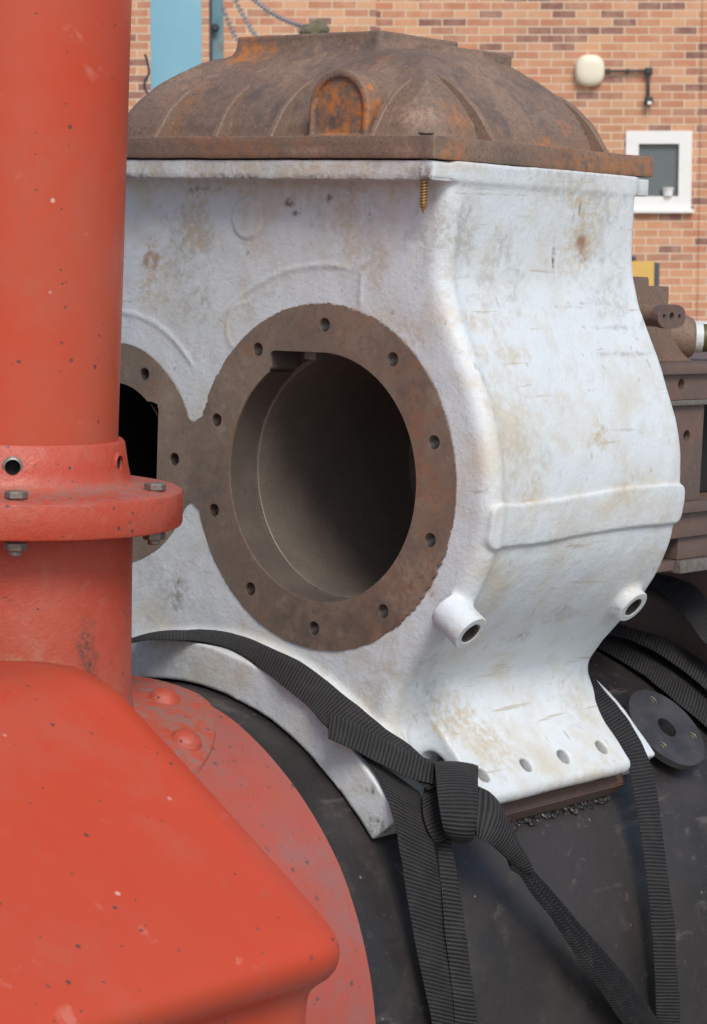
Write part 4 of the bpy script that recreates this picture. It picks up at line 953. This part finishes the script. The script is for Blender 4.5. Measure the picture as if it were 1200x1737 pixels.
bobj('angle_leg',(q0[0]+.0122,YB+.06,0),(q1[0],YB+.075,4.2),M['blued'],bs2,0)
kb=uw((365,46),YB)
lobj('knob',[(0,0),(.012,.0),(.012,.02),(.018,.024),(.018,.034),(.010,.042),(0,.043)],M['greymetal'],bs2,20,(0,-1,0),(kb[0],YB+.06,kb[2]),.6)
# mossy post
YM=9.0
mp=uw((536,50),YM); mt=uw((536,29),YM)
ms=root('mossy_post',(mp[0],YM,0),'timber post capped with a lump of mossy stone, rising behind the rusty cover','post',None,ID)
bobj('post',(mp[0]-.04,YM-.04,0),(mp[0]+.04,YM+.04,mp[2]-.04),M['wood'],ms,.006)
bm=bmesh.new(); bmesh.ops.create_icosphere(bm,subdivisions=4,radius=.05,matrix=Matrix.Translation((0,0,0)))
P=np.array([v.co[:] for v in bm.verts]); nz=fbm(P,22,3,3)
for v,k in zip(bm.verts,nz):
    f=1+.22*k; tz=v.co.z; v.co=Vector((v.co.x*1.05*f+ (.014*(tz/.05)),v.co.y*f,tz*1.0*f)) if tz<.02 else Vector((v.co.x*.85*f+.012,v.co.y*f*.9,tz*f))
    v.co+=Vector((mp[0],YM,mp[2]-.005))
ob('stone_cap',bmm(bm,'stone_cap',M['moss'],True),ms)
# galvanised chains
def chain(a,b,sag,label):
    a=np.array(a);b=np.array(b); L=np.linalg.norm(b-a); n=int(L/.027); bm=bmesh.new()
    for i in range(n+1):
        t=i/n; p=a+(b-a)*t+np.array([0,0,-sag*4*t*(1-t)]); d=b-a+np.array([0,0,-sag*4*(1-2*t)]); d=Vector(d).normalized()
        up=Vector((0,1,0)) if i%2 else d.cross(Vector((0,1,0))).normalized()
        s=d.cross(up).normalized(); V=[];sg,mi=10,5
        for k in range(sg):
            th=2*math.pi*k/sg; cdx=math.cos(th); sdx=math.sin(th)
            cen=Vector(p)+d*(cdx*.017)+s*(sdx*.009); out=(d*cdx+s*sdx).normalized()
            V.append([bm.verts.new(cen+(out*math.cos(2*math.pi*m_/mi)+up*math.sin(2*math.pi*m_/mi))*.0036) for m_ in range(mi)])
        for k in range(sg):
            for m_ in range(mi): bm.faces.new((V[k][m_],V[k][(m_+1)%mi],V[(k+1)%sg][(m_+1)%mi],V[(k+1)%sg][m_]))
    me=bmm(bm,'chain',M['cable'],True); o=ob('chain',me,None,ID,label,'chain','galvanised chains hung from the blue upright')
    return o
chain(uw((378,-60),YB),uw((520,46),9.05),.05,'longest galvanised chain, running up and left from the mossy stone')
chain(uw((378,-55),YB),uw((447,75),9.6),.04,'steep galvanised chain between the other two, behind the rusty cover')
chain(uw((378,12),YB),uw((425,95),9.8),.03,'lowest short galvanised chain beside the blue upright, behind the rusty cover')
# black lead on the left of the column
cu=bpy.data.curves.new('lead','CURVE'); cu.dimensions='3D'; cu.bevel_depth=.0055; sp=cu.splines.new('NURBS')
pp=[uw(q,YB-.03) for q in ((246,92),(250,100),(253,118),(254,126),(247,134),(244,147),(248,156),(254,160))]
sp.points.add(len(pp)-1)
for a_,q in zip(sp.points,pp): a_.co=(*q,1)
sp.use_endpoint_u=True; cu.materials.append(M['cond'])
to=bpy.data.objects.new('tmpc',cu); COL.objects.link(to); cm=bpy.data.meshes.new_from_object(to.evaluated_get(bpy.context.evaluated_depsgraph_get())); bpy.data.objects.remove(to); cm.name='lead'
if not cm.materials: cm.materials.append(M['cond'])
ob('cable',cm,None,ID,'thin black lead looped against the left edge of the blue column','cable')
# yellow cabinet, low white wall
YY=12.0
a=uw((1060,443),YY); b=uw((1117,0),YY); c=uw((1126,0),YY)
yc=root('yellow_cabinet',((a[0]+b[0])/2,YY,0),'yellow machine cabinet with a dark side, seen behind the brown bracket','cabinet',None,ID)
bobj('housing',(a[0]-.25,YY,.05),(b[0],YY+.5,a[2]),M['yellow'],yc,.006)
bobj('dark_side',(b[0]+.0005,YY+.005,.05),(c[0],YY+.5,a[2]-.008),M['greymetal'],yc,.002)
bobj('top_box',(a[0]-.2,YY+.05,a[2]+.001),(uw((1088,0),YY)[0],YY+.4,uw((0,434),YY)[2]),M['greymetal'],yc,.01)
bobj('plinth',(a[0]-.24,YY+.02,0),(c[0]-.02,YY+.48,.0495),M['greymetal'],yc,0)
YL=14.0
zt_=uw((0,546),YL)[2]; xl=uw((1040,0),YL)[0]
wobj('low_wall',(xl,YL,.0),(xl+4,YL+.25,zt_),M['cap'],None,.01,label='low white painted wall in the yard behind the brown frame',cat='wall')
gm=mesh('ground',[(-90,-60,0),(90,-60,0),(90,120,0),(-90,120,0)],[(0,1,2,3)],M['concrete'],False); ob('ground',gm,kind='structure')
# ------------------------------------------------------------------ light, camera
W=bpy.data.worlds.new('World'); S.world=W; W.use_nodes=True; nt=W.node_tree; bg=nt.nodes['Background']
SUN_EL,SUN_AZ=46,161          # azimuth of the light measured clockwise from +Y (away from the viewer)
sk=nt.nodes.new('ShaderNodeTexSky'); sk.sky_type='NISHITA'; sk.sun_disc=False; sk.sun_elevation=math.radians(SUN_EL); sk.sun_rotation=math.radians(SUN_AZ); sk.dust_density=2.2; sk.ozone_density=1.0; sk.air_density=1.0
nt.links.new(sk.outputs[0],bg.inputs[0]); bg.inputs[1].default_value=.13
sl=bpy.data.lights.new('sun','SUN'); sl.energy=2.0; sl.angle=math.radians(22); sl.color=(1,.95,.87)
so_=bpy.data.objects.new('sun',sl); COL.objects.link(so_)
el,az=math.radians(SUN_EL),math.radians(SUN_AZ); dv=Vector((math.sin(az)*math.cos(el),math.cos(az)*math.cos(el),math.sin(el)))
so_.rotation_euler=dv.to_track_quat('Z','Y').to_euler()
cam=bpy.data.cameras.new('camera'); co=bpy.data.objects.new('camera',cam); COL.objects.link(co); S.camera=co
co.location=(0,0,CAMH); co.rotation_euler=(math.pi/2-TH,0,0)
cam.sensor_fit='VERTICAL'; cam.sensor_height=36; cam.lens=36*F/PH; cam.clip_end=1000; cam.clip_start=.05
cam.dof.use_dof=True; cam.dof.focus_distance=2.02; cam.dof.aperture_fstop=30
S.view_settings.view_transform='Standard'; S.view_settings.look='None'; S.view_settings.gamma=1; S.view_settings.exposure=.10
